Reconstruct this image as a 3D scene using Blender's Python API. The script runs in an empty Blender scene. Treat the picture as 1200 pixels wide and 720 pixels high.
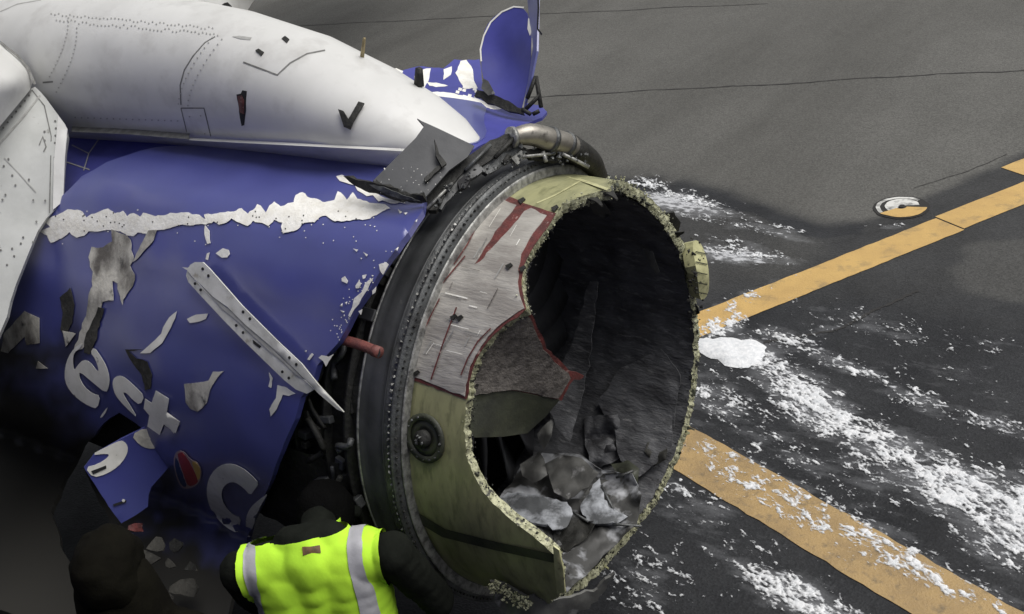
import bpy, bmesh, math, random
import numpy as np
from mathutils import Vector, Matrix, noise
from mathutils.bvhtree import BVHTree
from mathutils.geometry import delaunay_2d_cdt
random.seed(7); rng = np.random.default_rng(7)
SC = bpy.context.scene; COL = SC.collection
R = math.radians
# ------------------------------------------------------------------ camera
CAM = np.array([2.37809734, -2.84862623, 3.76876365])
ROT = np.array([[0.79917976, 0.5797616, -0.1587079],
                [-0.16598955, 0.46662512, 0.86873958],
                [0.57771894, -0.66793524, 0.46915172]])
FOC = 1300.0; AX = 1.45            # focal length in pixels of a 1200 wide frame; height of the engine axis
cd = bpy.data.cameras.new('camera'); cam = bpy.data.objects.new('camera', cd); COL.objects.link(cam)
M4 = Matrix(ROT.T.tolist()).to_4x4(); M4.translation = Vector(CAM); cam.matrix_world = M4
cd.sensor_width = 36; cd.lens = 36 * FOC / 1200; cd.clip_end = 2000; cd.clip_start = 0.02
SC.camera = cam
# ------------------------------------------------------------------ light
SUN_EL, SUN_AZ = 62, 34            # azimuth measured from +x towards +y
w = bpy.data.worlds.new('World'); SC.world = w; w.use_nodes = True
nt = w.node_tree; bg = nt.nodes['Background']
sky = nt.nodes.new('ShaderNodeTexSky'); sky.sky_type = 'NISHITA'; sky.sun_disc = False
sky.sun_elevation = R(SUN_EL); sky.sun_rotation = R(90 - SUN_AZ); sky.dust_density = 4; sky.air_density = 1
hs = nt.nodes.new('ShaderNodeHueSaturation'); hs.inputs['Saturation'].default_value = 0.25
nt.links.new(sky.outputs[0], hs.inputs['Color']); nt.links.new(hs.outputs[0], bg.inputs[0])
bg.inputs[1].default_value = 0.072
sl = bpy.data.lights.new('sun', 'SUN'); sl.energy = 2.0; sl.angle = R(55); sl.color = (1, .97, .93)
sun = bpy.data.objects.new('sun', sl); COL.objects.link(sun)
sd = Vector((math.cos(R(SUN_EL)) * math.cos(R(SUN_AZ)), math.cos(R(SUN_EL)) * math.sin(R(SUN_AZ)), math.sin(R(SUN_EL))))
sun.rotation_euler = sd.to_track_quat('Z', 'Y').to_euler(); sun.location = sd * 30
SC.view_settings.view_transform = 'Standard'; SC.view_settings.look = 'None'
SC.view_settings.exposure = 0.45; SC.view_settings.gamma = 1

# ------------------------------------------------------------------ materials
def rgb(r, g, b):
    f = lambda v: ((v / 255 + .055) / 1.055) ** 2.4 if v > 10 else v / 255 / 12.92
    return (f(r), f(g), f(b))
def mat(name, col, rough=.5, metal=0, col2=None, scale=6, stretch=(1, 1, 1), lo=.4, hi=.65, detail=6,
        bump=0, bscale=60, bstretch=None, rvar=.1, col3=None, scale3=25, lo3=.6, hi3=.7, coat=0, spec=.5):
    m = bpy.data.materials.new(name); m.use_nodes = True; t = m.node_tree; N = t.nodes; L = t.links
    b = N['Principled BSDF']; b.inputs['Metallic'].default_value = metal
    b.inputs['Specular IOR Level'].default_value = spec
    if coat: b.inputs['Coat Weight'].default_value = coat; b.inputs['Coat Roughness'].default_value = .3
    tc = N.new('ShaderNodeTexCoord')
    def nz(sc, st, det):
        mp = N.new('ShaderNodeMapping'); mp.inputs['Scale'].default_value = st
        L.new(tc.outputs['Object'], mp.inputs[0]); n = N.new('ShaderNodeTexNoise')
        n.inputs['Scale'].default_value = sc; n.inputs['Detail'].default_value = det
        n.inputs['Roughness'].default_value = .6; L.new(mp.outputs[0], n.inputs['Vector']); return n
    def mask(n, a, c):
        mr = N.new('ShaderNodeMapRange'); mr.inputs['From Min'].default_value = a; mr.inputs['From Max'].default_value = c
        L.new(n.outputs['Fac'], mr.inputs['Value']); return mr.outputs[0]
    n = nz(scale, stretch, detail); mk = mask(n, lo, hi)
    c = N.new('ShaderNodeMix'); c.data_type = 'RGBA'
    c.inputs[6].default_value = (*col, 1); c.inputs[7].default_value = (*(col2 or [v * .8 for v in col]), 1)
    L.new(mk, c.inputs[0]); out = c.outputs[2]
    if col3:
        n3 = nz(scale3, stretch, 8); mk3 = mask(n3, lo3, hi3)
        c3 = N.new('ShaderNodeMix'); c3.data_type = 'RGBA'; c3.inputs[7].default_value = (*col3, 1)
        L.new(out, c3.inputs[6]); L.new(mk3, c3.inputs[0]); out = c3.outputs[2]
    L.new(out, b.inputs['Base Color'])
    mr = N.new('ShaderNodeMapRange'); mr.inputs['To Min'].default_value = max(0, rough - rvar); mr.inputs['To Max'].default_value = min(1, rough + rvar)
    L.new(n.outputs['Fac'], mr.inputs['Value']); L.new(mr.outputs[0], b.inputs['Roughness'])
    if bump:
        nb = nz(bscale, bstretch or stretch, 5); bp = N.new('ShaderNodeBump')
        bp.inputs['Strength'].default_value = min(1, bump); bp.inputs['Distance'].default_value = .01
        L.new(nb.outputs['Fac'], bp.inputs['Height']); L.new(bp.outputs[0], b.inputs['Normal'])
    return m
M = {}
M['blue'] = mat('blue paint', (.062, .072, .275), .34, col2=(.052, .060, .24), scale=2.2, col3=(.065, .08, .26), scale3=3, lo3=.5, hi3=.8, bump=.06, bscale=4, coat=1, spec=.9)
M['bluefar'] = mat('blue paint inner', (.06, .064, .30), .4, col2=(.045, .05, .24), scale=5, bump=.08, bscale=9)
M['primer_white'] = mat('exposed white primer', (.86, .85, .80), .6, col2=(.74, .72, .65), scale=22, col3=(.30, .27, .22), scale3=45, lo3=.68, hi3=.74, bump=.3, bscale=70)
M['smear'] = mat('sooty grey composite', (.60, .58, .51), .6, col2=(.13, .12, .105), scale=6, stretch=(1, 1, .6), lo=.42, hi=.62, bump=.4, bscale=50, col3=(.05, .05, .05), scale3=16)
M['soot'] = mat('soot stained composite', (.07, .068, .06), .85, spec=.2, col2=(.025, .025, .023), scale=7, bump=.5, bscale=45)
M['letter'] = mat('white lettering', (.82, .81, .75), .5, col2=(.70, .69, .63), scale=14, col3=(.16, .15, .14), scale3=30, lo3=.66, hi3=.73)
M['white'] = mat('white aircraft paint', (.63, .63, .61), .42, col2=(.56, .56, .54), scale=2.5, col3=(.47, .465, .445), scale3=7, lo3=.52, hi3=.75, bump=.05, bscale=5, coat=.15)
M['grey_panel'] = mat('grey painted underside', (.50, .51, .49), .5, col2=(.42, .43, .41), scale=5, col3=(.24, .24, .22), scale3=26, lo3=.66, hi3=.74, bump=.1, bscale=14)
M['seam'] = mat('dark seam', (.12, .12, .112), .7, col2=(.2, .2, .19), scale=30)
M['rivet'] = mat('rivet heads', (.38, .38, .36), .5, col2=(.3, .3, .285), scale=40)
M['primer'] = mat('yellow green primer', (.345, .34, .18), .42, col2=(.25, .25, .135), scale=6, stretch=(3, 1, 1), col3=(.16, .165, .085), scale3=11, lo3=.5, hi3=.72, bump=.15, bscale=25, coat=.1)
M['soot_primer'] = mat('sooty green primer', (.05, .055, .035), .55, col2=(.025, .027, .02), scale=9, bump=.3, bscale=30)
M['liner'] = mat('dark liner', (.10, .102, .108), .55, col2=(.05, .05, .054), scale=5, stretch=(1, 3, 3), col3=(.24, .24, .24), scale3=14, lo3=.57, hi3=.78, bump=.8, bscale=22)
M['black'] = mat('sooty black structure', (.028, .028, .025), .6, spec=.3, col2=(.013, .013, .012), scale=10, col3=(.06, .057, .048), scale3=30, lo3=.62, hi3=.74, bump=.7, bscale=40)
M['darkmetal'] = mat('dark grey metal', (.10, .105, .105), .42, metal=.3, col2=(.045, .046, .046), scale=14, col3=(.32, .32, .31), scale3=60, lo3=.64, hi3=.72, bump=.35, bscale=80)
M['band'] = mat('smooth dark grey band', (.075, .078, .08), .5, col2=(.04, .042, .042), scale=8, col3=(.2, .2, .19), scale3=35, lo3=.68, hi3=.75, bump=.15, bscale=30)
M['brightedge'] = mat('worn metal edge', (.38, .38, .36), .4, metal=.4, col2=(.12, .12, .115), scale=30, bump=.3, bscale=90)
M['silver'] = mat('scraped silver composite', (.46, .44, .40), .45, metal=.2, col2=(.30, .28, .255), scale=14, stretch=(.35, 1, 1), lo=.42, hi=.6, detail=9,
                  col3=(.25, .22, .2), scale3=46, lo3=.63, hi3=.75, bump=.35, bscale=55, bstretch=(.3, 1.6, 1.6))
M['red'] = mat('dark red resin', (.14, .034, .03), .5, col2=(.07, .022, .02), scale=30, col3=(.42, .30, .27), scale3=50, lo3=.62, hi3=.7, bump=.4, bscale=80)
M['mesh'] = mat('dark woven fibre sheet', (.15, .135, .12), .5, metal=.1, col2=(.07, .062, .055), scale=22, stretch=(.25, 2, 2), lo=.4, hi=.62, detail=9, bump=.6, bscale=45, bstretch=(.25, 2.5, 2.5))
M['honey'] = mat('torn yellow honeycomb', (.50, .50, .33), .6, col2=(.22, .22, .13), scale=45, lo=.45, hi=.6, col3=(.04, .04, .035), scale3=38, lo3=.56, hi3=.64, bump=.6, bscale=120)
M['paper'] = mat('grey torn liner sheet', (.13, .13, .122), .65, col2=(.06, .06, .057), scale=7, bump=.3, bscale=25, col3=(.36, .36, .36), scale3=14, lo3=.6, hi3=.75)
M['foam'] = mat('white foam', (.74, .75, .76), .6, col2=(.58, .60, .62), scale=30, bump=.5, bscale=60)
M['foam_dirty'] = mat('grey foam residue', (.40, .42, .45), .7, col2=(.09, .095, .10), scale=7, lo=.45, hi=.58, bump=.4, bscale=40)
M['pipe'] = mat('brown grey duct metal', (.34, .32, .28), .35, metal=.55, col2=(.20, .185, .16), scale=9, bump=.15, bscale=30, col3=(.1, .09, .08), scale3=20)
M['gplate'] = mat('matte charcoal plate', (.06, .062, .066), .65, col2=(.05, .052, .055), scale=8, col3=(.5, .5, .48), scale3=55, lo3=.74, hi3=.78, bump=.1, bscale=60)
M['redtube'] = mat('dusty red sleeve', (.22, .07, .058), .6, col2=(.15, .055, .048), scale=30, bump=.5, bscale=70)
M['alu'] = mat('scuffed white aluminium', (.66, .66, .62), .4, metal=.15, col2=(.5, .5, .46), scale=12, col3=(.28, .25, .19), scale3=24, lo3=.6, hi3=.74, bump=.15, bscale=30)
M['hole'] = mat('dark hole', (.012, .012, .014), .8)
M['vest'] = mat('fluorescent yellow fabric', (.50, .84, .05), .8, col2=(.42, .74, .045), scale=5, bump=.35, bscale=9, bstretch=(1, 1, .5), spec=.2)
M['tape'] = mat('reflective grey tape', (.40, .40, .42), .45, col2=(.34, .34, .36), scale=12, bump=.25, bscale=16)
M['jacket'] = mat('dark jacket', (.009, .0105, .008), .9, col2=(.005, .006, .0045), scale=8, spec=.12, bump=.6, bscale=18)
M['brown'] = mat('dark olive brown cloth', (.006, .0055, .0035), .95, col2=(.004, .0035, .0025), scale=8, spec=.08, bump=.5, bscale=22)
M['skin'] = mat('skin', (.42, .25, .17), .5)
M['hair'] = mat('dark knit cap', (.0035, .0035, .0035), .95, spec=.04, bump=.5, bscale=120)
M['trouser'] = mat('dark trousers', (.018, .02, .026), .85, bump=.4, bscale=30)
M['label'] = mat('brown label', (.14, .07, .03), .7, col2=(.07, .05, .02), scale=60, stretch=(1, 1, .3))
M['hred'] = mat('heart red', (.36, .035, .04), .5); M['hyel'] = mat('heart yellow', (.60, .40, .10), .5)
M['hblue'] = mat('heart blue', (.02, .04, .12), .5); M['hrim'] = mat('heart silver rim', (.40, .30, .30), .5)
M['fins'] = mat('fan blade metal', (.10, .102, .108), .38, metal=.6, col2=(.07, .07, .075), scale=5)
M['yellowmetal'] = mat('pale yellow casing', (.52, .51, .28), .45, col2=(.38, .37, .2), scale=16, col3=(.1, .1, .06), scale3=30, lo3=.6, hi3=.68)
M['wood'] = mat('tan splinter', (.40, .33, .17), .7, col2=(.2, .16, .08), scale=30)

# ------------------------------------------------------------------ picking helpers: a line of sight meets a real surface
def ray(px, py):
    return ROT.T @ np.array([(px - 600) / FOC, -(py - 360) / FOC, -1.0])
def project(P):
    q = (P - CAM) @ ROT.T; z = np.maximum(-q[:, 2], 1e-3)
    return 600 + FOC * q[:, 0] / z, 360 - FOC * q[:, 1] / z, -q[:, 2]
class Barrel:                                     # a body of revolution about the engine axis (r may vary)
    def __init__(s, r, far=False, off=0): s.r = r if callable(r) else (lambda th, x, v=r: v); s.far = far; s.off = off
    def depth(s, px, py):
        d = ray(px, py); a = d[1] ** 2 + d[2] ** 2; cz = CAM[2] - AX; b = 2 * (CAM[1] * d[1] + cz * d[2]); th = -40; x = 0; t = 4
        for _ in range(8):
            r = s.r(th, x); D = b * b - 4 * a * (CAM[1] ** 2 + cz ** 2 - r * r)
            t = (-b + (1 if s.far else -1) * math.sqrt(max(D, 0))) / 2 / a
            X = CAM + t * d; th = math.degrees(math.atan2(X[1], X[2] - AX)); x = X[0]
        return t + s.off
    def at(s, px, py): return CAM + s.depth(px, py) * ray(px, py)
class Skin:                                       # a smooth sheet through a few known points (thin plate spline of distances)
    def __init__(s, pts, off=0):
        P = np.array(pts, float); s.P = P; n = len(P); s.off = off
        r = np.sqrt(((P[:, None, :2] - P[None, :, :2]) ** 2).sum(2)) / 100
        K = np.where(r > 0, r * r * np.log(np.maximum(r, 1e-9)), 0) + np.eye(n) * 1e-3
        Q = np.c_[np.ones(n), P[:, :2] / 100]; A = np.block([[K, Q], [Q.T, np.zeros((3, 3))]])
        s.w = np.linalg.lstsq(A, np.r_[P[:, 2], 0, 0, 0], rcond=None)[0]
    def depth(s, px, py):
        r = np.sqrt((s.P[:, 0] - px) ** 2 + (s.P[:, 1] - py) ** 2) / 100
        k = np.where(r > 0, r * r * np.log(np.maximum(r, 1e-9)), 0)
        return float(k @ s.w[:-3] + s.w[-3] + s.w[-2] * px / 100 + s.w[-1] * py / 100) + s.off
    def at(s, px, py): return CAM + s.depth(px, py) * ray(px, py)
class OnMesh:                                     # the surface of an object that is already built
    def __init__(s, obs, off=-.003):
        s.t = []
        for o in obs:
            bm = bmesh.new(); bm.from_mesh(o.data); s.t.append(BVHTree.FromBMesh(bm)); bm.free()
        s.off = off; s.last = 4.5
    def depth(s, px, py):
        d = ray(px, py); best = None
        for t in s.t:
            h = t.ray_cast(Vector(CAM), Vector(d).normalized())
            if h[0] is not None and (best is None or h[3] < best): best = h[3]
        if best is None: return s.last + s.off
        s.last = best / np.linalg.norm(d); return s.last + s.off
    def at(s, px, py): return CAM + s.depth(px, py) * ray(px, py)
class Level:                                      # a level plane
    def __init__(s, z): s.z = z
    def depth(s, px, py): return (s.z - CAM[2]) / ray(px, py)[2]
    def at(s, px, py): return CAM + s.depth(px, py) * ray(px, py)

# ------------------------------------------------------------------ object helpers
def link(name, me, m=None, parent=None):
    o = bpy.data.objects.new(name, me); COL.objects.link(o)
    if m: me.materials.append(m)
    if parent: o.parent = parent; o.matrix_parent_inverse = Matrix.Translation(-parent_loc(parent))
    return o
def parent_loc(p):
    v = Vector((0, 0, 0))
    while p:
        v += p.location; p = p.parent
    return v
def mesh(name, V, F, m=None, parent=None, smooth=True):
    me = bpy.data.meshes.new(name); me.from_pydata([tuple(map(float, v)) for v in V], [], F); me.update()
    if smooth: me.polygons.foreach_set('use_smooth', [True] * len(me.polygons))
    return link(name, me, m, parent)
def thing(name, label, cat, loc=(0, 0, 0), group=None):
    o = bpy.data.objects.new(name, None); COL.objects.link(o); o.location = loc; o.empty_display_size = .2
    o['label'] = label; o['category'] = cat
    if group: o['group'] = group
    return o
def tag(o, label=None, cat=None, kind=None, group=None):
    if label: o['label'] = label
    if cat: o['category'] = cat
    if kind: o['kind'] = kind
    if group: o['group'] = group
    return o
def applied(o):
    dg = bpy.context.evaluated_depsgraph_get(); me = bpy.data.meshes.new_from_object(o.evaluated_get(dg))
    o.modifiers.clear(); old = o.data; o.data = me; bpy.data.meshes.remove(old); return o
def soften(pts, n=1):
    for _ in range(n):
        q = []
        for i in range(len(pts)):
            a, b = pts[i], pts[(i + 1) % len(pts)]
            q += [(a[0] * .75 + b[0] * .25, a[1] * .75 + b[1] * .25), (a[0] * .25 + b[0] * .75, a[1] * .25 + b[1] * .75)]
        pts = q
    return pts
def ragged(pts, seg, amp, seed=0):
    q = []; rr = random.Random(seed + len(pts))
    for i in range(len(pts)):
        a, b = pts[i], pts[(i + 1) % len(pts)]; L = math.hypot(b[0] - a[0], b[1] - a[1]); n = max(1, int(L / seg))
        for k in range(n):
            t = k / n; j = amp if k or amp < 2 else amp * .5
            q.append((a[0] + (b[0] - a[0]) * t + rr.uniform(-j, j), a[1] + (b[1] - a[1]) * t + rr.uniform(-j, j)))
    return q
def inside(pts, x, y):
    c = False; j = len(pts) - 1
    for i in range(len(pts)):
        if (pts[i][1] > y) != (pts[j][1] > y) and x < (pts[j][0] - pts[i][0]) * (y - pts[i][1]) / (pts[j][1] - pts[i][1]) + pts[i][0]: c = not c
        j = i
    return c
def sheet(name, pts, surf, m, parent=None, step=10, th=.003, holes=(), wob=0, wsc=3., smooth=True, lift=0, crease=False):
    """a sheet of real thickness lying on surf, cut to an outline"""
    V = [Vector(p) for p in pts]; E = [(i, (i + 1) % len(pts)) for i in range(len(pts))]
    for h in holes:
        b = len(V); V += [Vector(p) for p in h]; E += [(b + i, b + (i + 1) % len(h)) for i in range(len(h))]
    xs = [p[0] for p in pts]; ys = [p[1] for p in pts]
    y = min(ys) + step / 2; k = 0
    while y < max(ys):
        x = min(xs) + step / 2 + (k % 2) * step / 2
        while x < max(xs):
            if inside(pts, x, y) and not any(inside(h, x, y) for h in holes): V.append(Vector((x, y)))
            x += step
        y += step; k += 1
    v2, e2, f2, *_ = delaunay_2d_cdt(V, E, [], 0, 1e-4)
    F = []
    for f in f2:
        cx = sum(v2[i][0] for i in f) / len(f); cy = sum(v2[i][1] for i in f) / len(f)
        if inside(pts, cx, cy) and not any(inside(h, cx, cy) for h in holes): F.append(tuple(f))
    P = []
    for v in v2:
        d = surf.depth(v[0], v[1]) - lift
        if crease:
            q = CAM + d * ray(v[0], v[1]); d += wob * (1 - 3 * abs(noise.noise(Vector(q * wsc)))) + wob * .5 * (1 - 3 * abs(noise.noise(Vector(q * wsc * 2.3) + Vector((5, 1, 2)))))
        elif wob:
            q = CAM + d * ray(v[0], v[1]); d += wob * (noise.noise(Vector(q * wsc)) + .5 * noise.noise(Vector(q * wsc * 2.7)))
        P.append(CAM + d * ray(v[0], v[1]))
    bm = bmesh.new(); bv = [bm.verts.new(p) for p in P]
    for f in F:
        try: bm.faces.new([bv[i] for i in f])
        except ValueError: pass
    for v in [v for v in bm.verts if not v.link_faces]: bm.verts.remove(v)
    bm.normal_update(); C = Vector(CAM)
    fl = [f for f in bm.faces if f.normal.dot(C - f.calc_center_median()) < 0]
    bmesh.ops.reverse_faces(bm, faces=fl)
    bm.normal_update()
    if th:                                          # back face and rim
        vs = list(bm.verts); back = {v: bm.verts.new(v.co - v.normal * th) for v in vs}
        fs = list(bm.faces); be = [e for e in bm.edges if len(e.link_faces) == 1]
        rim = []
        for e in be:
            a, b = e.verts; f = e.link_faces[0]; o = [l.vert for l in f.loops]; i = o.index(a)
            if o[(i + 1) % len(o)] is not b: a, b = b, a
            rim.append((b, a))
        for f in fs: bm.faces.new([back[v] for v in reversed(f.verts[:])]).smooth = smooth
        for f in fs: f.smooth = smooth
        for b, a in rim:
            nf = bm.faces.new((b, a, back[a], back[b]))
            for e in nf.edges:
                e.smooth = False
    else:
        for f in bm.faces: f.smooth = smooth
    me = bpy.data.meshes.new(name); bm.to_mesh(me); bm.free()
    return link(name, me, m, parent)
def strip(name, pts, surf, wpx, m, parent, th=.001, lift=0):
    """a narrow line along a path on a surface"""
    L = []; Rr = []
    q = []
    for a, b in zip(pts[:-1], pts[1:]):
        n = max(1, int(math.hypot(b[0] - a[0], b[1] - a[1]) / 8)); q += [(a[0] + (b[0] - a[0]) * k / n, a[1] + (b[1] - a[1]) * k / n) for k in range(n)]
    q.append(pts[-1]); V = []; F = []
    for i, p in enumerate(q):
        a = q[max(0, i - 1)]; b = q[min(len(q) - 1, i + 1)]; dx, dy = b[0] - a[0], b[1] - a[1]; l = math.hypot(dx, dy) or 1
        nx, ny = -dy / l * wpx / 2, dx / l * wpx / 2
        for s in (1, -1):
            px, py = p[0] + s * nx, p[1] + s * ny; V.append(CAM + (surf.depth(px, py) - lift) * ray(px, py))
        if i: k = 2 * i; F.append((k - 2, k - 1, k + 1, k))
    return mesh(name, V, F, m, parent)
def dots(name, pts, surf, rpx, m, parent, lift=.002):
    V = []; F = []
    for (x, y) in pts:
        b = len(V); d = surf.depth(x, y) - lift
        V.append(CAM + (d - .002) * ray(x, y))
        for k in range(6):
            a = k * math.pi / 3; xx, yy = x + rpx * math.cos(a), y + rpx * math.sin(a)
            V.append(CAM + (surf.depth(xx, yy) - lift) * ray(xx, yy))
        F += [(b, b + 1 + k, b + 1 + (k + 1) % 6) for k in range(6)]
    return tag(mesh(name, V, F, m, parent), kind='stuff') if len(pts) > 12 else mesh(name, V, F, m, parent)
def tube(name, pts, rad, m, parent, seg=12, caps=True, cuts=5):
    P = [np.array(p, float) for p in pts]
    if len(P) > 2:                                  # catmull-rom
        Q = []; X = [2 * P[0] - P[1]] + P + [2 * P[-1] - P[-2]]
        for i in range(1, len(X) - 2):
            for k in range(cuts):
                t = k / cuts; a, b, c, d = X[i - 1:i + 3]
                Q.append(.5 * (2 * b + (c - a) * t + (2 * a - 5 * b + 4 * c - d) * t * t + (3 * b - a - 3 * c + d) * t ** 3))
        Q.append(P[-1]); P = Q
    n = len(P); rads = [rad] * n if not hasattr(rad, '__len__') else list(np.interp(np.linspace(0, 1, n), np.linspace(0, 1, len(rad)), rad))
    V = []; F = []; up = np.array([.13, .2, 1.])
    for i, p in enumerate(P):
        t = P[min(n - 1, i + 1)] - P[max(0, i - 1)]; t /= np.linalg.norm(t) + 1e-9
        a = np.cross(t, up); a /= np.linalg.norm(a) + 1e-9; b = np.cross(t, a)
        for k in range(seg):
            w_ = 2 * math.pi * k / seg; V.append(p + rads[i] * (math.cos(w_) * a + math.sin(w_) * b))
        if i:
            o = (i - 1) * seg
            for k in range(seg): F.append((o + k, o + (k + 1) % seg, o + seg + (k + 1) % seg, o + seg + k))
    if caps: F.append(tuple(range(seg))[::-1]); F.append(tuple((n - 1) * seg + k for k in range(seg)))
    return mesh(name, V, F, m, parent)
def polar(x, r, th): a = math.radians(th); return np.array([x, r * math.sin(a), AX + r * math.cos(a)])
def lathe(name, prof, m, parent, a0=-180, a1=180, n=144, jit=0, closed=False, smooth=True):
    V = []; F = []; full = abs(a1 - a0) >= 360; k = len(prof)
    for i in range(n if full else n + 1):
        th = a0 + (a1 - a0) * i / n
        for (x, r) in prof:
            jx = noise.noise(Vector((x * 9, th * .11, r * 9))) * jit; V.append(polar(x + jx, r + jx, th))
    for i in range(n):
        a = i * k; b = ((i + 1) % n if full else i + 1) * k
        for j in range(k if closed else k - 1):
            j2 = (j + 1) % k; F.append((a + j, b + j, b + j2, a + j2))
    return mesh(name, V, F, m, parent, smooth)
def boxes(name, specs, m, parent, bev=.0):
    """specs: (centre, size, rotation matrix 3x3)"""
    bm = bmesh.new()
    for c, s, rot in specs:
        r = bmesh.ops.create_cube(bm, size=1); mt = Matrix.Translation(Vector(c)) @ rot.to_4x4() @ Matrix.Diagonal((*s, 1))
        bmesh.ops.transform(bm, matrix=mt, verts=r['verts'])
    if bev: bmesh.ops.bevel(bm, geom=bm.edges[:], offset=bev, segments=1, affect='EDGES')
    me = bpy.data.meshes.new(name); bm.to_mesh(me); bm.free(); return link(name, me, m, parent)
def zz(z, ox, oy, L): return [(x / z + ox, y / z + oy) for x, y in L]
# ------------------------------------------------------------------ numpy noise
def lattice(seed):
    r = np.random.default_rng(seed); return r.random((256, 256))
def vnoise(x, y, seed=0):
    T = lattice(seed); xi = np.floor(x).astype(int); yi = np.floor(y).astype(int); fx = x - xi; fy = y - yi
    fx = fx * fx * (3 - 2 * fx); fy = fy * fy * (3 - 2 * fy); g = lambda a, b: T[a % 256, b % 256]
    return (g(xi, yi) * (1 - fx) + g(xi + 1, yi) * fx) * (1 - fy) + (g(xi, yi + 1) * (1 - fx) + g(xi + 1, yi + 1) * fx) * fy
def fbm(x, y, o=4, seed=0, gain=.55):
    s = 0; a = 1; t = 0
    for i in range(o): s = s + a * vnoise(x * 2 ** i + i * 17.3, y * 2 ** i + i * 5.1, seed + i); t += a; a *= gain
    return s / t
def sstep(a, b, v): t = np.clip((v - a) / (b - a), 0, 1); return t * t * (3 - 2 * t)

# ================================================================== THE GROUND
def ground_material():
    m = bpy.data.materials.new('asphalt'); m.use_nodes = True; t = m.node_tree; N = t.nodes; L = t.links; b = N['Principled BSDF']
    tc = N.new('ShaderNodeTexCoord')
    def nz(sc, det, st=(1, 1, 1)):
        mp = N.new('ShaderNodeMapping'); mp.inputs['Scale'].default_value = st; L.new(tc.outputs['Object'], mp.inputs[0])
        n = N.new('ShaderNodeTexNoise'); n.inputs['Scale'].default_value = sc; n.inputs['Detail'].default_value = det; n.inputs['Roughness'].default_value = .65
        L.new(mp.outputs[0], n.inputs['Vector']); return n.outputs['Fac']
    def mr(v, a, c, d, e):
        k = N.new('ShaderNodeMapRange'); k.inputs[1].default_value = a; k.inputs[2].default_value = c; k.inputs[3].default_value = d; k.inputs[4].default_value = e
        L.new(v, k.inputs[0]); return k.outputs[0]
    def mix(f, a, c, bl='MIX'):
        k = N.new('ShaderNodeMix'); k.data_type = 'RGBA'; k.blend_type = bl
        for i, v in ((0, f), (6, a), (7, c)):
            if isinstance(v, (int, float)): k.inputs[i].default_value = v
            elif isinstance(v, tuple): k.inputs[i].default_value = (*v, 1)
            else: L.new(v, k.inputs[i])
        return k.outputs[2]
    at = N.new('ShaderNodeAttribute'); at.attribute_name = 'wet'; at2 = N.new('ShaderNodeAttribute'); at2.attribute_name = 'film'
    dry = mix(mr(nz(.35, 5), .35, .65, 0, 1), (.116, .1145, .107), (.092, .091, .085))
    dry = mix(mr(nz(.5, 4, (1, .18, 1)), .45, .7, 0, .8), dry, (.066, .065, .06))
    wet = mix(mr(nz(1.2, 6), .35, .65, 0, 1), (.014, .0145, .016), (.030, .031, .033))
    c = mix(at.outputs['Fac'], dry, wet)
    grain = N.new('ShaderNodeTexVoronoi'); grain.inputs['Scale'].default_value = 85; L.new(tc.outputs['Object'], grain.inputs['Vector'])
    gm = mr(grain.outputs['Color'], 0, 1, .72, 1.32); c = mix(1.0, c, gm, 'MULTIPLY')
    fn = nz(7, 9, (.45, 1, 1))
    mm = N.new('ShaderNodeMath'); mm.operation = 'ADD'; L.new(fn, mm.inputs[0]); L.new(at2.outputs['Fac'], mm.inputs[1])
    c = mix(mr(mm.outputs[0], .85, 1.3, 0, .38), c, (.42, .43, .45))
    m2 = N.new('ShaderNodeMath'); m2.operation = 'ADD'; L.new(nz(26, 6, (.5, 1, 1)), m2.inputs[0])
    m3 = N.new('ShaderNodeMath'); m3.operation = 'MULTIPLY'; m3.inputs[1].default_value = .6; L.new(at2.outputs['Fac'], m3.inputs[0]); L.new(m3.outputs[0], m2.inputs[1])
    c = mix(mr(m2.outputs[0], .84, .93, 0, .85), c, (.5, .51, .53))
    L.new(c, b.inputs['Base Color'])
    rn = nz(3, 5); r1 = mr(rn, .3, .7, .38, .62); b.inputs['Specular IOR Level'].default_value = .18
    rr = N.new('ShaderNodeMix'); rr.data_type = 'FLOAT'; L.new(at.outputs['Fac'], rr.inputs[0]); rr.inputs[2].default_value = .85; L.new(r1, rr.inputs[3])
    L.new(rr.outputs[0], b.inputs['Roughness'])
    bp = N.new('ShaderNodeBump'); bp.inputs['Strength'].default_value = .45; bp.inputs['Distance'].default_value = .003
    L.new(grain.outputs['Distance'], bp.inputs['Height']); L.new(bp.outputs[0], b.inputs['Normal'])
    return m
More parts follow.
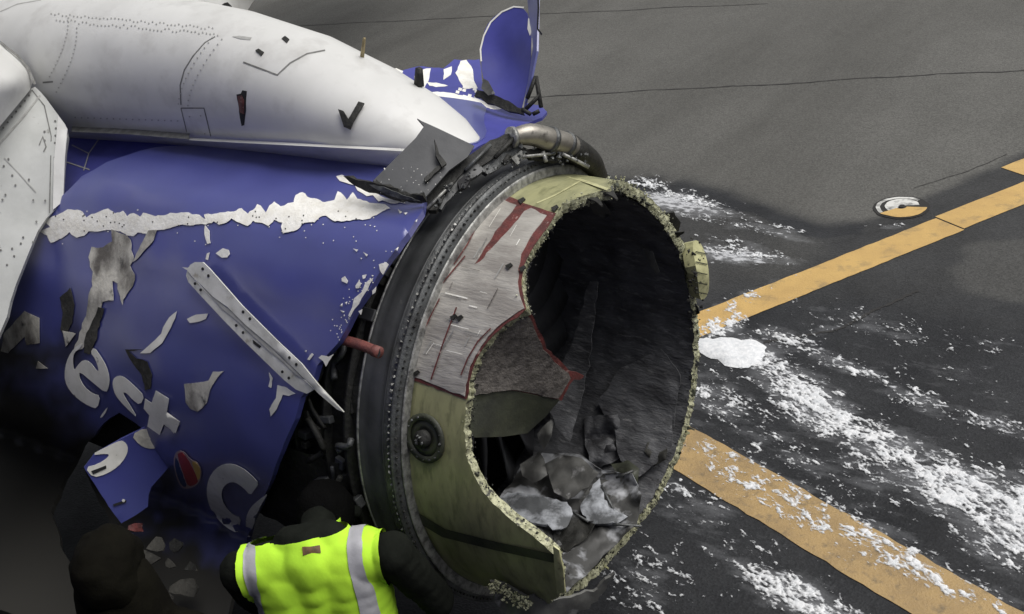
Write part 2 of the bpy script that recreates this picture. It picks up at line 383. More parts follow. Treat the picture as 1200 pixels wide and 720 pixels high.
FOAM = ((900, 425, 60, 22, 30, .50), (955, 475, 80, 26, 35, .56), (1030, 520, 90, 26, 28, .50), (1120, 570, 90, 34, 20, .56), (1190, 610, 60, 55, 20, .56),
            (1160, 640, 60, 22, 25, .42), (1000, 432, 60, 10, 20, .46), (1080, 470, 70, 12, 18, .44), (1170, 500, 60, 12, 18, .40), (930, 400, 50, 10, 15, .48),
            (1010, 555, 90, 30, 25, .34), (850, 470, 60, 40, 30, .36), (830, 460, 24, 14, 30, .46), (930, 530, 120, 30, 28, .33), (1000, 620, 260, 26, 27, .42), (880, 555, 90, 20, 27, .42),
            (930, 595, 170, 18, 29, .45), (1060, 660, 120, 18, 28, .42), (820, 600, 50, 30, 20, .34), (800, 575, 30, 14, 20, .42), (925, 690, 70, 22, 20, .50), (960, 715, 60, 12, 10, .56), (860, 640, 90, 50, 20, .27), (760, 680, 60, 50, 0, .34),
            (868, 415, 46, 15, 10, .52), (845, 385, 30, 14, -20, .55), (870, 350, 50, 8, -20, .40), (855, 362, 25, 8, -20, .44), (960, 390, 70, 8, -22, .30), (1040, 385, 110, 20, 15, .30), (1150, 400, 90, 14, 10, .28),
            (790, 228, 70, 10, 16, .47), (760, 216, 40, 9, 12, .50), (870, 297, 60, 9, 8, .46), (850, 262, 70, 6, 12, .36), (920, 268, 40, 4, 12, .38), (860, 283, 50, 7, 8, .33), (1035, 265, 30, 4, 0, .33),
            (1100, 440, 160, 40, 18, .22), (1050, 600, 200, 80, 20, .22), (900, 600, 250, 120, 25, .16))
WETLINE = np.array([(-400, 150), (600, 190), (720, 199), (800, 205), (870, 227), (930, 248), (965, 260), (1010, 258), (1100, 222), (1200, 180), (1900, -60)], float)
def ground():
    far = np.array([120, 300, 700.])
    xs = np.r_[-far[::-1], np.linspace(-60, -7, 12), np.arange(-6.5, 4.5, .045), np.linspace(5, 60, 12), far]
    ys = np.r_[-far[::-1], np.linspace(-60, -3, 12), np.arange(-2, 9, .045), np.linspace(9.5, 14, 40), np.linspace(15, 60, 12), far]
    X, Y = np.meshgrid(xs, ys, indexing='ij'); P = np.c_[X.ravel(), Y.ravel(), 0 * X.ravel()]
    px, py, z = project(P)
    n = fbm(P[:, 0] * 2.5, P[:, 1] * 2.5, 4, 3) - .5
    yl = np.interp(px, WETLINE[:, 0], WETLINE[:, 1]); d = py - yl + n * 16
    wet = sstep(-3, 9, d)
    # a drier patch at the right, and the half dried film inside the wet area
    q = ((px - 1205) / 95) ** 2 + ((py - 318) / 38) ** 2; wet *= 1 - .40 * sstep(1.15, .7, q + n * 1.2)
    q = ((px - 800) / 200) ** 2 + ((py - 285) / 75) ** 2; wet *= 1 - .30 * sstep(1.2, .2, q + n)
    q = ((px - 1120) / 300) ** 2 + ((py - 250) / 130) ** 2; wet *= 1 - .18 * sstep(1.2, .2, q + n)
    wet = np.maximum(wet, 1.15 * np.exp(-((d - 16) / 13) ** 2) * (px > 600) * (px < 1010)) 
    wet = np.where(z < .3, 1, wet); wet = np.where((z > .3) & (px < 0), np.maximum(wet, .8), wet)
    film = np.zeros(len(P))
    for cx, cy, a, b, ang, s in ((780, 232, 120, 22, 12, .75), (860, 300, 80, 14, 6, .7), (900, 270, 90, 12, 12, .5), (620, 200, 160, 30, 5, .5), (10, 600, 60, 90, 0, .35)):
        c_, s_ = math.cos(R(ang)), math.sin(R(ang)); u = (px - cx) * c_ + (py - cy) * s_; v = -(px - cx) * s_ + (py - cy) * c_
        film = np.maximum(film, s * np.exp(-(u / a) ** 2 - (v / b) ** 2))
    for cx, cy, a, b, ang, s in FOAM:
        c_, s_ = math.cos(R(ang)), math.sin(R(ang)); u = (px - cx) * c_ + (py - cy) * s_; v = -(px - cx) * s_ + (py - cy) * c_
        film = np.maximum(film, np.where(z > .3, (s + .08) * np.exp(-.4 * ((u / a) ** 2 + (v / b) ** 2)), 0))
    film = film * np.where(px > 690, sstep(12, 26, d), 1)
    nx, ny = len(xs), len(ys); I = np.arange(nx * ny).reshape(nx, ny)
    F = np.stack([I[:-1, :-1], I[1:, :-1], I[1:, 1:], I[:-1, 1:]], -1).reshape(-1, 4)
    me = bpy.data.meshes.new('ground'); me.vertices.add(len(P)); me.vertices.foreach_set('co', P.ravel())
    me.loops.add(F.size); me.loops.foreach_set('vertex_index', F.ravel()); me.polygons.add(len(F))
    me.polygons.foreach_set('loop_start', np.arange(0, F.size, 4)); me.update(calc_edges=True)
    for nm, v in (('wet', wet), ('film', film)):
        a = me.attributes.new(nm, 'FLOAT', 'POINT'); a.data.foreach_set('value', v.astype(np.float32))
    tag(link('asphalt_ground', me, ground_material()), kind='structure')
ground()
G4 = Level(.004)
M['paint_y'] = mat('yellow line paint', (.53, .345, .115), .6, col2=(.45, .29, .10), scale=3, col3=(.20, .15, .08), scale3=7, lo3=.53, hi3=.80, bump=.4, bscale=90)
M['paint_o'] = mat('worn wet yellow paint', (.37, .25, .105), .5, col2=(.28, .19, .085), scale=5, col3=(.12, .095, .06), scale3=16, lo3=.54, hi3=.78, bump=.5, bscale=90)
M['paint_w'] = mat('white paint', (.60, .60, .57), .6, col2=(.12, .12, .115), scale=13, lo=.46, hi=.66)
M['crack'] = mat('asphalt joint', (.024, .023, .022), .9)
def groundline(name, a, b, wd, m, z=.004, n=60, rag=.004, kind='structure', a_end=None):
    a = np.array(a); b = np.array(b); d = (b - a) / np.linalg.norm(b - a); nn = np.array([-d[1], d[0]]); V = []; F = []
    for i in range(n + 1):
        p = a + (b - a) * i / n
        if name == 'pavement_joint': p = p + nn * .05 * noise.noise(Vector((p[0] * 1.5, p[1] * 1.5, 0))) + nn * .015 * noise.noise(Vector((p[0] * 7, p[1] * 7, 2)))
        for s in (1, -1):
            q = p + nn * s * (wd / 2 + random.uniform(-rag, rag)); V.append((q[0], q[1], z))
        if i: k = 2 * i; F.append((k - 2, k - 1, k + 1, k))
    return tag(mesh(name, V, F, m), kind=kind)
# the first taxiway line: two lengths meeting at a joint; the second line crosses it under the engine
A1 = np.array([-.94, 2.64]); B1 = np.array([.506, 5.30]); J = A1 + (B1 - A1) * .765; u1 = (B1 - A1) / np.linalg.norm(B1 - A1)
groundline('yellow_line', A1 - u1 * 1.2, J - u1 * .008, .275, M['paint_y'])
groundline('yellow_line', J + u1 * .008 + np.array([-.02, .01]), B1 + u1 * 7, .285, M['paint_y'])
groundline('yellow_line', (-.31 - .9, 1.475 + .33), (2.9, .42), .335, M['paint_o'], rag=.006)
groundline('yellow_line', G4.at(1187, 201)[:2], np.array(G4.at(1187, 201)[:2]) + u1 * 4, .24, M['paint_y'])
g = Level(.003)
def seam(pts, wd, lv=g):
    for a, b in zip(pts[:-1], pts[1:]): groundline('pavement_joint', lv.at(*a)[:2], lv.at(*b)[:2], wd, M['crack'], z=.003, n=40, rag=wd * .35)
seam([(560, 116), (640, 113), (900, 99), (1260, 78)], .022)
seam([(300, 33), (640, 16), (900, 4)], .02)
seam([(895, 402), (975, 385), (1080, 343)], .02)
seam([(1075, 222), (1180, 181)], .008)

# foam on the ground: one height field, kept only where it stands above the asphalt
def foam_material():
    m = M['foam'].copy(); m.name = 'thin wet foam'; t = m.node_tree; N = t.nodes; L = t.links; b = N['Principled BSDF']
    at = N.new('ShaderNodeAttribute'); at.attribute_name = 'thick'; mr = N.new('ShaderNodeMapRange')
    mr.inputs[1].default_value = -.04; mr.inputs[2].default_value = .075; mr.inputs[3].default_value = 0; mr.inputs[4].default_value = .95
    L.new(at.outputs['Fac'], mr.inputs[0]); L.new(mr.outputs[0], b.inputs['Alpha']); return m
def foam():
    S = .0046; xs = np.arange(-2.6, 2.7, S); ys = np.arange(.2, 6.0, S); X, Y = np.meshgrid(xs, ys, indexing='ij')
    P = np.c_[X.ravel(), Y.ravel(), 0 * X.ravel()]; px, py, z = project(P)
    D = np.full(len(P), -.2)
    #        cx   cy   along across angle strength
    for cx, cy, a, b, ang, s in FOAM:
        c_, s_ = math.cos(R(ang)), math.sin(R(ang)); u = (px - cx) * c_ + (py - cy) * s_; v = -(px - cx) * s_ + (py - cy) * c_
        D = np.maximum(D, s * np.exp(-.5 * ((u / a) ** 2 + (v / b) ** 2)) * 1.0 - .04)
    p0 = np.array(Level(0).at(900, 400)[:2]); p1 = np.array(Level(0).at(1150, 555)[:2]); d = (p1 - p0) / np.linalg.norm(p1 - p0)
    U = P[:, 0] * d[0] + P[:, 1] * d[1]; W = -P[:, 0] * d[1] + P[:, 1] * d[0]
    wu = (fbm(U * 3, W * 3, 3, 21) - .5) * .20; wv = (fbm(U * 3 + 9, W * 3, 3, 22) - .5) * .14
    n1 = fbm((U + wu) * 10, (W + wv) * 22, 6, 31, .78); n2 = 1 - np.abs(2 * fbm((U + wu) * 15, (W + wv) * 30, 4, 41, .65) - 1)
    n3 = fbm(U * 48, W * 95, 2, 51)
    n = .76 * n1 + .14 * n2 ** 3 + .26 * n3 - .05
    h = n - (.88 - D * .80)
    Z = .0062 + np.clip(h * .05, 0, .006); keep = h > -.04
    nx, ny = len(xs), len(ys); I = np.arange(nx * ny).reshape(nx, ny)
    F = np.stack([I[:-1, :-1], I[1:, :-1], I[1:, 1:], I[:-1, 1:]], -1).reshape(-1, 4); F = F[keep[F].any(1)]
    us, inv = np.unique(F, return_inverse=True); F = inv.reshape(-1, 4); V = P[us]; V[:, 2] = Z[us]
    me = bpy.data.meshes.new('foam'); me.vertices.add(len(V)); me.vertices.foreach_set('co', V.ravel())
    me.loops.add(F.size); me.loops.foreach_set('vertex_index', F.ravel()); me.polygons.add(len(F))
    me.polygons.foreach_set('loop_start', np.arange(0, F.size, 4)); me.polygons.foreach_set('use_smooth', [True] * len(F)); me.update(calc_edges=True)
    a = me.attributes.new('thick', 'FLOAT', 'POINT'); a.data.foreach_set('value', h[us].astype(np.float32))
    print('foam faces', len(F))
    tag(link('firefighting_foam', me, foam_material()), 'white streaky foam flecks spread over the wet asphalt and yellow line', 'foam', 'stuff')
foam()
def foam_puddle():
    root = Level(0).at(855, 412); V = []; F = []; n = 64; K = 9
    outl = soften([(818, 398), (835, 396), (862, 396), (885, 402), (900, 412), (898, 424), (880, 431), (852, 430), (830, 420), (812, 408)], 2)
    C = Level(.01).at(852, 412); V.append(C + np.array([0, 0, .016]))
    for i, p in enumerate(outl):
        e = Level(.0).at(*p)
        for k in range(1, K + 1):
            t = k / K; q = C * (1 - t) + e * t; r_ = 1 + t * (.22 * noise.noise(Vector((i * .55, k * .05, 0))) + .10 * noise.noise(Vector((i * 1.4, 3, 0))))
            q = C + (q - C) * r_; q[2] = .004 + .022 * (1 - t ** 3) + (1 - t) * .012 * noise.noise(Vector(q * 11)); V.append(q)
    n = len(outl)
    for i in range(n):
        j = (i + 1) % n; a = 1 + i * K; b = 1 + j * K; F.append((0, a, b))
        for k in range(K - 1): F.append((a + k, a + k + 1, b + k + 1, b + k))
    tag(mesh('foam_puddle', V, F, M['foam']), 'smooth white oval mound of foam beside the end of the yellow line', 'foam puddle')
foam_puddle()
def ground_light():
    c = G4.at(1056, 243); t = thing('drain_cover', 'small round cover ringed in white and yellow paint set in asphalt', 'drain cover', (c[0], c[1], 0))
    def ring(nm, r0, r1, a0, a1, z, m, off=(0, 0)):
        V = []; F = []; n = 40
        for i in range(n + 1):
            a = R(a0 + (a1 - a0) * i / n)
            for r in (r0, r1): rr = r * (1 + (.05 * noise.noise(Vector((a * 3, r * 9, 0))) if r > .05 else 0)); V.append((c[0] + off[0] + rr * math.cos(a), c[1] + off[1] + rr * math.sin(a), z))
            if i: k = 2 * i; F.append((k - 2, k - 1, k + 1, k))
        return mesh(nm, V, F, m, t)
    V = []; prof = [(0, .012), (.19, .012), (.205, .002)]
    ring('cover_plate', .0, .205, 0, 360, .005, M['crack'])
    ring('white_ring', .155, .185, 60, 300, .008, M['paint_w'])
    ring('white_patch', .02, .125, 20, 250, .009, M['paint_w'], (-.0, .02))
    ring('yellow_patch', .04, .185, 235, 372, .010, M['paint_y'])
    ring('center_bolt', 0, .02, 0, 360, .013, M['crack'])
ground_light()

# ================================================================== THE AIRLINER
air = thing('airliner', 'blue and white airliner with a torn open jet engine, its nose cowl missing', 'airplane', (0, 0, 0))
def place_fuselage():
    prof = [(-14, 1.88), (-6, 1.88), (0, 1.88), (6, 1.88), (10, 1.8), (12, 1.45), (13.6, .8), (14.2, .1)]
    V = []; F = []; n = 64
    for x, r in prof:
        for k in range(n):
            a = 2 * math.pi * k / n; V.append((x, -4.83 + r * math.sin(a), 3.1 + (r - 1.88) * .3 + r * math.cos(a)))
    for i in range(len(prof) - 1):
        for k in range(n): F.append((i * n + k, i * n + (k + 1) % n, (i + 1) * n + (k + 1) % n, (i + 1) * n + k))
    f = mesh('fuselage', V, F, M['bluefar'], air)
    ws = []
    bm = bmesh.new(); bmesh.ops.create_uvsphere(bm, u_segments=12, v_segments=8, radius=1); bmesh.ops.scale(bm, vec=(.12, .02, .17), verts=bm.verts[:])
    me = bpy.data.meshes.new('cabin_window'); bm.to_mesh(me); bm.free(); me.materials.append(M['hole'])
    for i in range(24):
        x = -11 + i * .9
        if abs(x - 2.38) < .3: continue
        o = link('cabin_window', me, None, f); o.location = (x, -4.83 + 1.80, 3.62)
place_fuselage()
def loft(name, secs, m, parent, n=48, ex=2.1):
    """secs: (x, ycentre, half width, z bottom, z top)"""
    V = []; F = []
    for x, yc, hw, zb, zt in secs:
        for k in range(n):
            a = 2 * math.pi * k / n; c, s = math.cos(a), math.sin(a)
            V.append((x, yc + hw * math.copysign(abs(s) ** (2 / ex), s), (zb + zt) / 2 + (zt - zb) / 2 * math.copysign(abs(c) ** (2 / ex), c)))
    for i in range(len(secs) - 1):
        for k in range(n): F.append((i * n + k, (i + 1) * n + k, (i + 1) * n + (k + 1) % n, i * n + (k + 1) % n))
    F.append(tuple(range(n))); F.append(tuple((len(secs) - 1) * n + k for k in range(n))[::-1])
    return mesh(name, V, F, m, parent)
pyl = loft('pylon_fairing', [(x, yc, hw, AX + zb, AX + zt) for x, yc, hw, zb, zt in (
    (-.13, .03, .02, .93, .955), (-.18, .02, .085, .90, 1.0), (-.27, .01, .15, .89, 1.06), (-.40, 0, .20, .88, 1.14), (-.6, 0, .235, .88, 1.235), (-.9, 0, .26, .88, 1.35),
    (-1.3, 0, .28, .87, 1.44), (-1.8, 0, .31, .86, 1.50), (-2.4, 0, .36, .84, 1.52), (-2.9, 0, .42, .84, 1.55), (-3.4, 0, .48, .84, 1.62), (-4.4, 0, .5, .9, 1.7))], M['white'], air, n=72)
PS = OnMesh([pyl], -.002)
# seams, rivets, access panels and the cuts left by debris
strip('seam', [(212, 123), (211, 100), (216, 82), (226, 66), (240, 50), (252, 43)], PS, 1.3, M['seam'], pyl)
strip('seam', [(212, 127), (239, 127), (247, 160)], PS, 1.3, M['seam'], pyl)
strip('seam', [(212, 127), (220, 160)], PS, 1.0, M['seam'], pyl)
strip('seam', [(285, 73), (325, 88), (340, 74), (360, 63), (381, 59)], PS, 1.8, M['seam'], pyl)
strip('seam', [(50, 97), (62, 96)], PS, 2, M['seam'], pyl)
strip('seam', [(0, 14), (20, 5), (48, 0)], PS, 1.2, M['rivet'], pyl)
rv = [(212 + 9 * math.sin(k * .5) * 0 + dx, 120 - 0 * k) for k in range(0) for dx in (0,)]
for k in range(14):
    t = k / 13; x = 214 + 40 * t ** 1.6; y = 122 - 78 * t; rv += [(x - 5, y), (x + 6, y + 2)]
for k in range(17): rv.append((88 + k * 7.5, 138 + k * .25))
for k in range(44):
    rv += [(60 + k * 4.4, 16 + k * .40 + random.uniform(-1.5, 1.5)), (66 + k * 4.4, 24 + k * .38 + random.uniform(-2, 2))]
for k in range(16):
    rv += [(66 + 24 * math.sin(k / 15 * 1.6), 108 - k * 5), (58 + 22 * math.sin(k / 15 * 1.6), 90 - k * 4.6)]
rv += [(222, 137), (235, 136), (240, 157)]
dots('rivets', rv, PS, 1.0, M['rivet'], pyl)
sheet('damage_hole', [(277, 111), (282, 110), (284, 106), (289, 107), (288, 130), (286, 147), (283, 148), (281, 138)], PS, M['hole'], pyl, 5, .001, lift=.002)
sheet('red_sliver', [(278, 113), (283, 112), (286, 118), (286, 134), (281, 132)], PS, M['red'], pyl, 5, .001, lift=.005)
sheet('black_fragment', [(396, 128), (402, 130), (408, 140), (420, 119), (427, 121), (413, 144), (410, 152), (403, 149)], PS, M['black'], pyl, 6, .008, lift=.02)
sheet('black_fragment', [(299, 59), (303, 57), (309, 61), (306, 65)], PS, M['black'], pyl, 5, .004, lift=.006)
sheet('black_fragment', [(330, 45), (334, 42), (339, 46), (336, 50)], PS, M['black'], pyl, 5, .004, lift=.006)
sheet('scuff', [(272, 43), (280, 42), (295, 44), (293, 47), (282, 46)], PS, M['rivet'], pyl, 6, .001, lift=.001)
strip('lower_lip', [(222, 163), (300, 167), (400, 172), (474, 176)], Skin([(x, y, PS.depth(x, y - 8) - .01) for x, y in ((222, 163), (300, 167), (350, 169), (400, 172), (450, 173))]), 3, M['white'], pyl, lift=.0)
strip('gap', [(84, 151), (150, 154), (222, 160)], Barrel(1.0), 7, M['seam'], pyl, lift=.12)
# the splinter standing on top of the fairing
P0 = PS.at(424, 70); tube('splinter', [P0 + (CAM - P0) * -.01, (CAM + (PS.depth(420, 75)) * ray(427, 45))], [.009, .006], M['wood'], pyl, seg=5)
tube('splinter', [PS.at(491, 101), CAM + PS.depth(487, 104) * ray(491, 80)], [.02, .014], M['black'], pyl, seg=4)

# wing: leading edge pieces above the fairing, the big rounded slat and the grey flap panel at the left
wing = mesh('wing', *(lambda: (
    [(x, y, z) for y, xl, ch, zc, th in ((-3.2, -2.75, 5.5, 2.55, .75), (-1.3, -3.35, 5.0, 2.85, .62), (0, -3.75, 4.6, 3.0, .55), (2, -4.6, 4.2, 3.22, .48), (6, -6.2, 3.4, 3.55, .38), (12, -8.9, 2.4, 4.1, .26))
     for (fx, fz) in ((0, 0), (.02, .35), (.08, .7), (.2, .95), (.4, 1), (.7, .55), (1, .05), (1, 0), (.7, -.35), (.4, -.55), (.15, -.5), (.04, -.3)) for x, z in ((xl - fx * ch, zc + fz * th * .5),)],
    [(i * 12 + k, i * 12 + (k + 1) % 12, (i + 1) * 12 + (k + 1) % 12, (i + 1) * 12 + k) for i in range(5) for k in range(12)] + [tuple(range(12))]))(), M['white'], air)
wc = sheet('leading_edge', soften([(160, -60), (330, -60), (308, -12), (292, 8), (275, 40), (230, 45), (60, 40), (40, -20)], 1), Skin([(60, 0, 5.25), (170, -40, 5.45), (170, 20, 5.3), (250, 0, 5.35), (275, 20, 5.42), (290, -20, 5.5), (300, 0, 5.75), (325, -50, 5.9), (270, 40, 5.5)]),
           M['white'], wing, 10, .06)
loft('unseen_shade_glove', [(-1.2, -3.35, .5, 2.3, 2.42), (-2.0, -3.1, .9, 2.2, 2.6), (-3.0, -2.9, 1.3, 2.15, 2.8), (-4.5, -2.7, 1.6, 2.2, 3.0)], M['white'], wing)  # outside the frame, added to block sky light from the lower left
WS = OnMesh([wc], -.003)
sheet('gap', [(162, 12), (172, 5), (198, 19), (194, 24), (166, 20)], WS, M['seam'], wing, 6, .002, lift=.002)
strip('seam', [(173, 5), (180, 0), (186, -6)], WS, 1.5, M['rivet'], wing)
sheet('torn_fitting', ragged([(247, 24), (256, 19), (262, 20), (262, 12), (258, 9), (266, 2), (272, 8), (273, 14), (279, 20), (272, 26), (255, 27)], 4, .8), WS, M['black'], wing, 5, .03, lift=.04)
# rounded slat end
sl_ = sheet('slat', soften([(-160, -60), (-20, 36), (6, 54), (22, 67), (34, 82), (40, 100), (20, 124), (-10, 160), (-160, 330)], 1),
            Skin([(-160, 0, 4.6), (-40, 60, 4.45), (0, 60, 4.72), (22, 68, 4.83), (39, 95, 4.86), (0, 100, 4.52), (0, 140, 4.6), (-60, 150, 4.42), (-160, 300, 4.4), (20, 95, 4.62), (20, 122, 4.70)]), M['white'], wing, 10, .03)
strip('slat_seal', [(-20, 36), (2, 51), (20, 65), (33, 80), (41, 99)], Skin([(-20, 36, 4.72), (20, 66, 4.80), (41, 99, 4.80), (0, 90, 4.7)]), 3.0, M['seam'], wing)
KS = Skin([(40, 100, 4.86), (78, 150, 4.75), (75, 230, 4.68), (0, 150, 4.72), (0, 370, 4.55), (40, 280, 4.62), (-160, 300, 4.5), (-150, 520, 4.35)])
fl = sheet('flap_panel', soften([(38, 99), (50, 110), (66, 132), (80, 151), (76, 185), (73, 238), (48, 262), (32, 300), (14, 345), (6, 380), (-40, 470), (-200, 560), (-200, 300), (-20, 160), (12, 130)], 1), KS, M['grey_panel'], wing, 12, .03, wob=.008)
sheet('edge_strip', [(68, 135), (79, 151), (76, 185), (74, 236), (62, 246), (63, 190), (66, 160)], KS, M['white'], wing, 10, .012, lift=.012)
strip('seam', [(36, 104), (52, 124), (60, 160), (58, 250)], KS, 1.3, M['seam'], wing, lift=.004)
strip('seam', [(38, 104), (20, 128), (-20, 175)], KS, 3.0, M['rivet'], wing, lift=.004)
strip('seam', [(47, 112), (28, 136), (-15, 185)], KS, 2.0, M['rivet'], wing, lift=.004)
strip('seam', [(5, 185), (42, 225)], KS, 1.3, M['rivet'], wing, lift=.004)
rr = []
for k in range(14): rr += [(34 - k * 5, 112 + k * 6.3)]
for k in range(12): rr += [(65 + random.uniform(-1, 1), 142 + k * 8.5)]
for k in range(22): rr.append((random.uniform(-10, 60), random.uniform(150, 320)))
dots('rivets', rr, KS, 1.4, M['seam'], wing, lift=.006)
strip('scratch', [(46, 170), (50, 160), (54, 172), (51, 178)], KS, 1.5, M['seam'], wing, lift=.006)

# ------------------------------------------------ the blue cowl
def cowl_r(th, x):
    r = np.interp(th, [-180, -110, -90, -75, -62, -50, -41, -35, -31, -24, -12, 0, 12], [.95, .955, .97, .965, .968, .99, 1.025, 1.046, 1.044, 1.012, .957, .935, .93])
    r += .018 * noise.noise(Vector((x * 1.7, math.radians(th) * 2.1, 3.3))) + .006 * noise.noise(Vector((x * 6, math.radians(th) * 5, 1.3)))
    return r
CW = Barrel(cowl_r)
cowl_out = [(70, 232), (95, 207), (125, 191), (165, 176), (200, 171), (260, 170), (330, 172), (400, 176), (470, 177), (492, 172), (502, 205), (496, 246), (478, 272), (456, 303), (432, 340), (412, 372), (396, 402), (372, 428), (366, 448),
            (352, 466), (345, 492), (333, 520), (318, 560), (304, 596), (290, 630), (280, 668), (262, 740), (120, 760), (-40, 700), (-90, 560), (-60, 420), (-20, 330), (15, 282), (40, 250)]
cowl_hole = [(122, 496), (140, 484), (160, 497), (176, 513), (168, 524), (150, 520), (128, 532), (112, 548), (100, 552), (112, 580), (128, 610), (142, 640), (120, 668), (96, 690), (72, 640), (60, 600), (76, 560), (96, 528)]
cowl = sheet('fan_cowl', ragged(cowl_out, 12, .8), CW, M['blue'], air, 9, .025, holes=[ragged(cowl_hole, 9, 1.5)])
cowl['label'] = 'deep blue engine cowl panel with white chipped paint and torn lettering'
sheet('strut_panel', [(76, 148), (150, 152), (222, 158), (350, 168), (520, 172), (520, 205), (300, 190), (150, 215), (70, 250)], Barrel(.93), M['bluefar'], air, 14, .01)
for a in ([(84, 170), (104, 180), (118, 160)], [(78, 190), (105, 199)], [(104, 180), (98, 200)]): strip('seam', a, Barrel(.93), 1.3, M['rivet'], air, lift=.006)
D = lambda name, pts, m, lift=.003, rag=1.1, seg=5, s=0, step=8, soft=0: sheet(name, ragged(soften(pts, soft) if soft else pts, seg, rag, s), CW, M[m], cowl, step, .0012, lift=lift + .004)
zD = lambda L: zz(4, 20, 210, L); zE = lambda L: zz(4, 240, 200, L); zF = lambda L: zz(4.5, 0, 320, L); zA = lambda L: zz(6, 60, 380, L); zB = lambda L: zz(5.143, 80, 480, L); zC = lambda L: zz(6, 220, 520, L)
band = zD([(130, 205), (160, 175), (200, 160), (230, 140), (260, 135), (300, 150), (330, 180), (360, 165), (420, 145), (450, 165), (490, 155), (510, 165), (540, 155), (570, 175), (600, 160), (650, 175), (690, 170), (720, 165), (770, 160), (800, 165), (860, 170), (880, 182)]) + \
    zE([(0, 212), (60, 200), (130, 190), (170, 180), (200, 200), (240, 155), (270, 165), (290, 200), (300, 160), (330, 150), (360, 175), (410, 145), (420, 115), (460, 108), (520, 130), (560, 155), (600, 135), (625, 98), (650, 105), (670, 130), (690, 108), (710, 140), (760, 150), (850, 155), (865, 180), (810, 205), (740, 230), (610, 243),
        (560, 210), (545, 205), (520, 235), (470, 250), (440, 275), (370, 290), (355, 270), (360, 250), (320, 235), (300, 255), (230, 240), (195, 265), (150, 235), (130, 225), (65, 255), (50, 240), (0, 245)]) + \
    zD([(820, 212), (740, 222), (660, 240), (600, 250), (540, 262), (520, 268), (480, 250), (440, 238), (380, 250), (340, 240), (330, 265), (280, 278), (240, 255), (190, 290), (150, 305), (135, 270), (110, 250), (150, 225)])
band = ragged(band, 7, 1.9, 3)
D('paint_chip', band, 'primer_white', rag=.7, seg=3)
dots('blue_fleck', [p for p in [(random.uniform(60, 440), random.uniform(240, 272)) for _ in range(60)] if inside(band, *p)], CW, .9, M['soot'], cowl, lift=.009)
D('soot_smear', zD([(440, 236), (450, 290), (400, 320), (345, 318), (330, 370), (352, 430), (355, 500), (332, 560), (320, 640), (290, 740), (262, 800), (310, 800), (350, 740), (385, 625), (400, 575), (455, 570), (450, 480), (470, 490), (490, 590), (505, 550), (540, 500), (555, 450), (530, 410), (545, 380), (530, 290), (510, 262)]), 'smear', lift=.0045)
D('paint_chip', zD([(135, 140), (60, 190), (45, 240), (20, 300), (0, 380), (-10, 400), (12, 360), (30, 290), (70, 238), (100, 215), (125, 190)]), 'primer_white')
D('paint_chip', zD([(655, 236), (640, 290), (600, 330), (560, 380), (540, 392), (560, 350), (590, 290), (615, 240)]), 'smear', lift=.005, rag=.5)
D('paint_chip', zD([(880, 215), (900, 240), (905, 300), (890, 305), (878, 260)]), 'primer_white', rag=.4)
D('paint_chip', zD([(890, 350), (902, 345), (895, 380), (882, 375)]), 'primer_white', rag=.3)
D('paint_chip', zE([(50, 388), (85, 364), (112, 372), (117, 392), (105, 407), (80, 409)]), 'primer_white', rag=.2)
D('paint_chip', zD([(795, 655), (840, 635), (895, 630), (885, 655), (855, 668), (810, 675)]), 'letter', rag=.3)
D('paint_chip', [(207, 365), (198, 372), (191, 384), (189, 391), (178, 402), (164, 414), (176, 414), (190, 402), (197, 390), (205, 374)], 'letter', rag=.3)
D('soot_smear', [(168, 410), (150, 412), (160, 420), (172, 424), (178, 440), (176, 456), (170, 458), (166, 440), (154, 424), (146, 410)], 'soot', rag=.5)
D('paint_chip', zz(2.571, 60, 360, [(400, 232), (440, 228), (475, 222), (487, 196), (520, 192), (500, 215), (478, 250), (468, 290), (440, 315), (420, 308), (405, 288)]), 'smear', rag=.5)
D('paint_chip', zF([(130, 200), (205, 240), (210, 370), (140, 380), (130, 335), (40, 425), (5, 410), (20, 320)]), 'smear', rag=.5, lift=.006)
D('soot_smear', zF([(370, 80), (395, 170), (380, 260), (340, 340), (320, 300), (330, 210), (315, 130)]), 'soot', rag=.6)
def cowl_shade():
    me = cowl.data; n = len(me.vertices); co = np.empty(n * 3, dtype=np.float32); me.vertices.foreach_get('co', co); co = co.reshape(-1, 3).astype(float)
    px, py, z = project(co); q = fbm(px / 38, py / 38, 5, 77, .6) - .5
    g = sstep(.25, 1.0, (py - 395) / 170 - (px - 20) / 190 + .55 + q * 1.5)           # shade painted into the colour of the aft lower skin
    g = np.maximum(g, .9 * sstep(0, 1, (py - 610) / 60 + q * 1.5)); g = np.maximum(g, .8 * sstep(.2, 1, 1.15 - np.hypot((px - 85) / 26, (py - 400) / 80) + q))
    a = me.attributes.new('cowl_shade', 'FLOAT', 'POINT'); a.data.foreach_set('value', np.clip(g, 0, 1).astype(np.float32))
    m = M['blue'].copy(); m.name = 'blue paint with painted shade'; me.materials.clear(); me.materials.append(m); t = m.node_tree; N = t.nodes; L = t.links; b = N['Principled BSDF']
    src = b.inputs['Base Color'].links[0].from_socket; at = N.new('ShaderNodeAttribute'); at.attribute_name = 'cowl_shade'
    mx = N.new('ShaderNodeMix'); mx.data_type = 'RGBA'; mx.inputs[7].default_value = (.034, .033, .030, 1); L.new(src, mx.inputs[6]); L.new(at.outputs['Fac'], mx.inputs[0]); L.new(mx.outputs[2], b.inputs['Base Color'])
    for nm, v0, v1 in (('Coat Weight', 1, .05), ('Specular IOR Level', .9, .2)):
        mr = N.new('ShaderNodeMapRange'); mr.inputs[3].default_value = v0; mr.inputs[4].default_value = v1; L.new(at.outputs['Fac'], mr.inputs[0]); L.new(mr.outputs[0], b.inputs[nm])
cowl_shade()
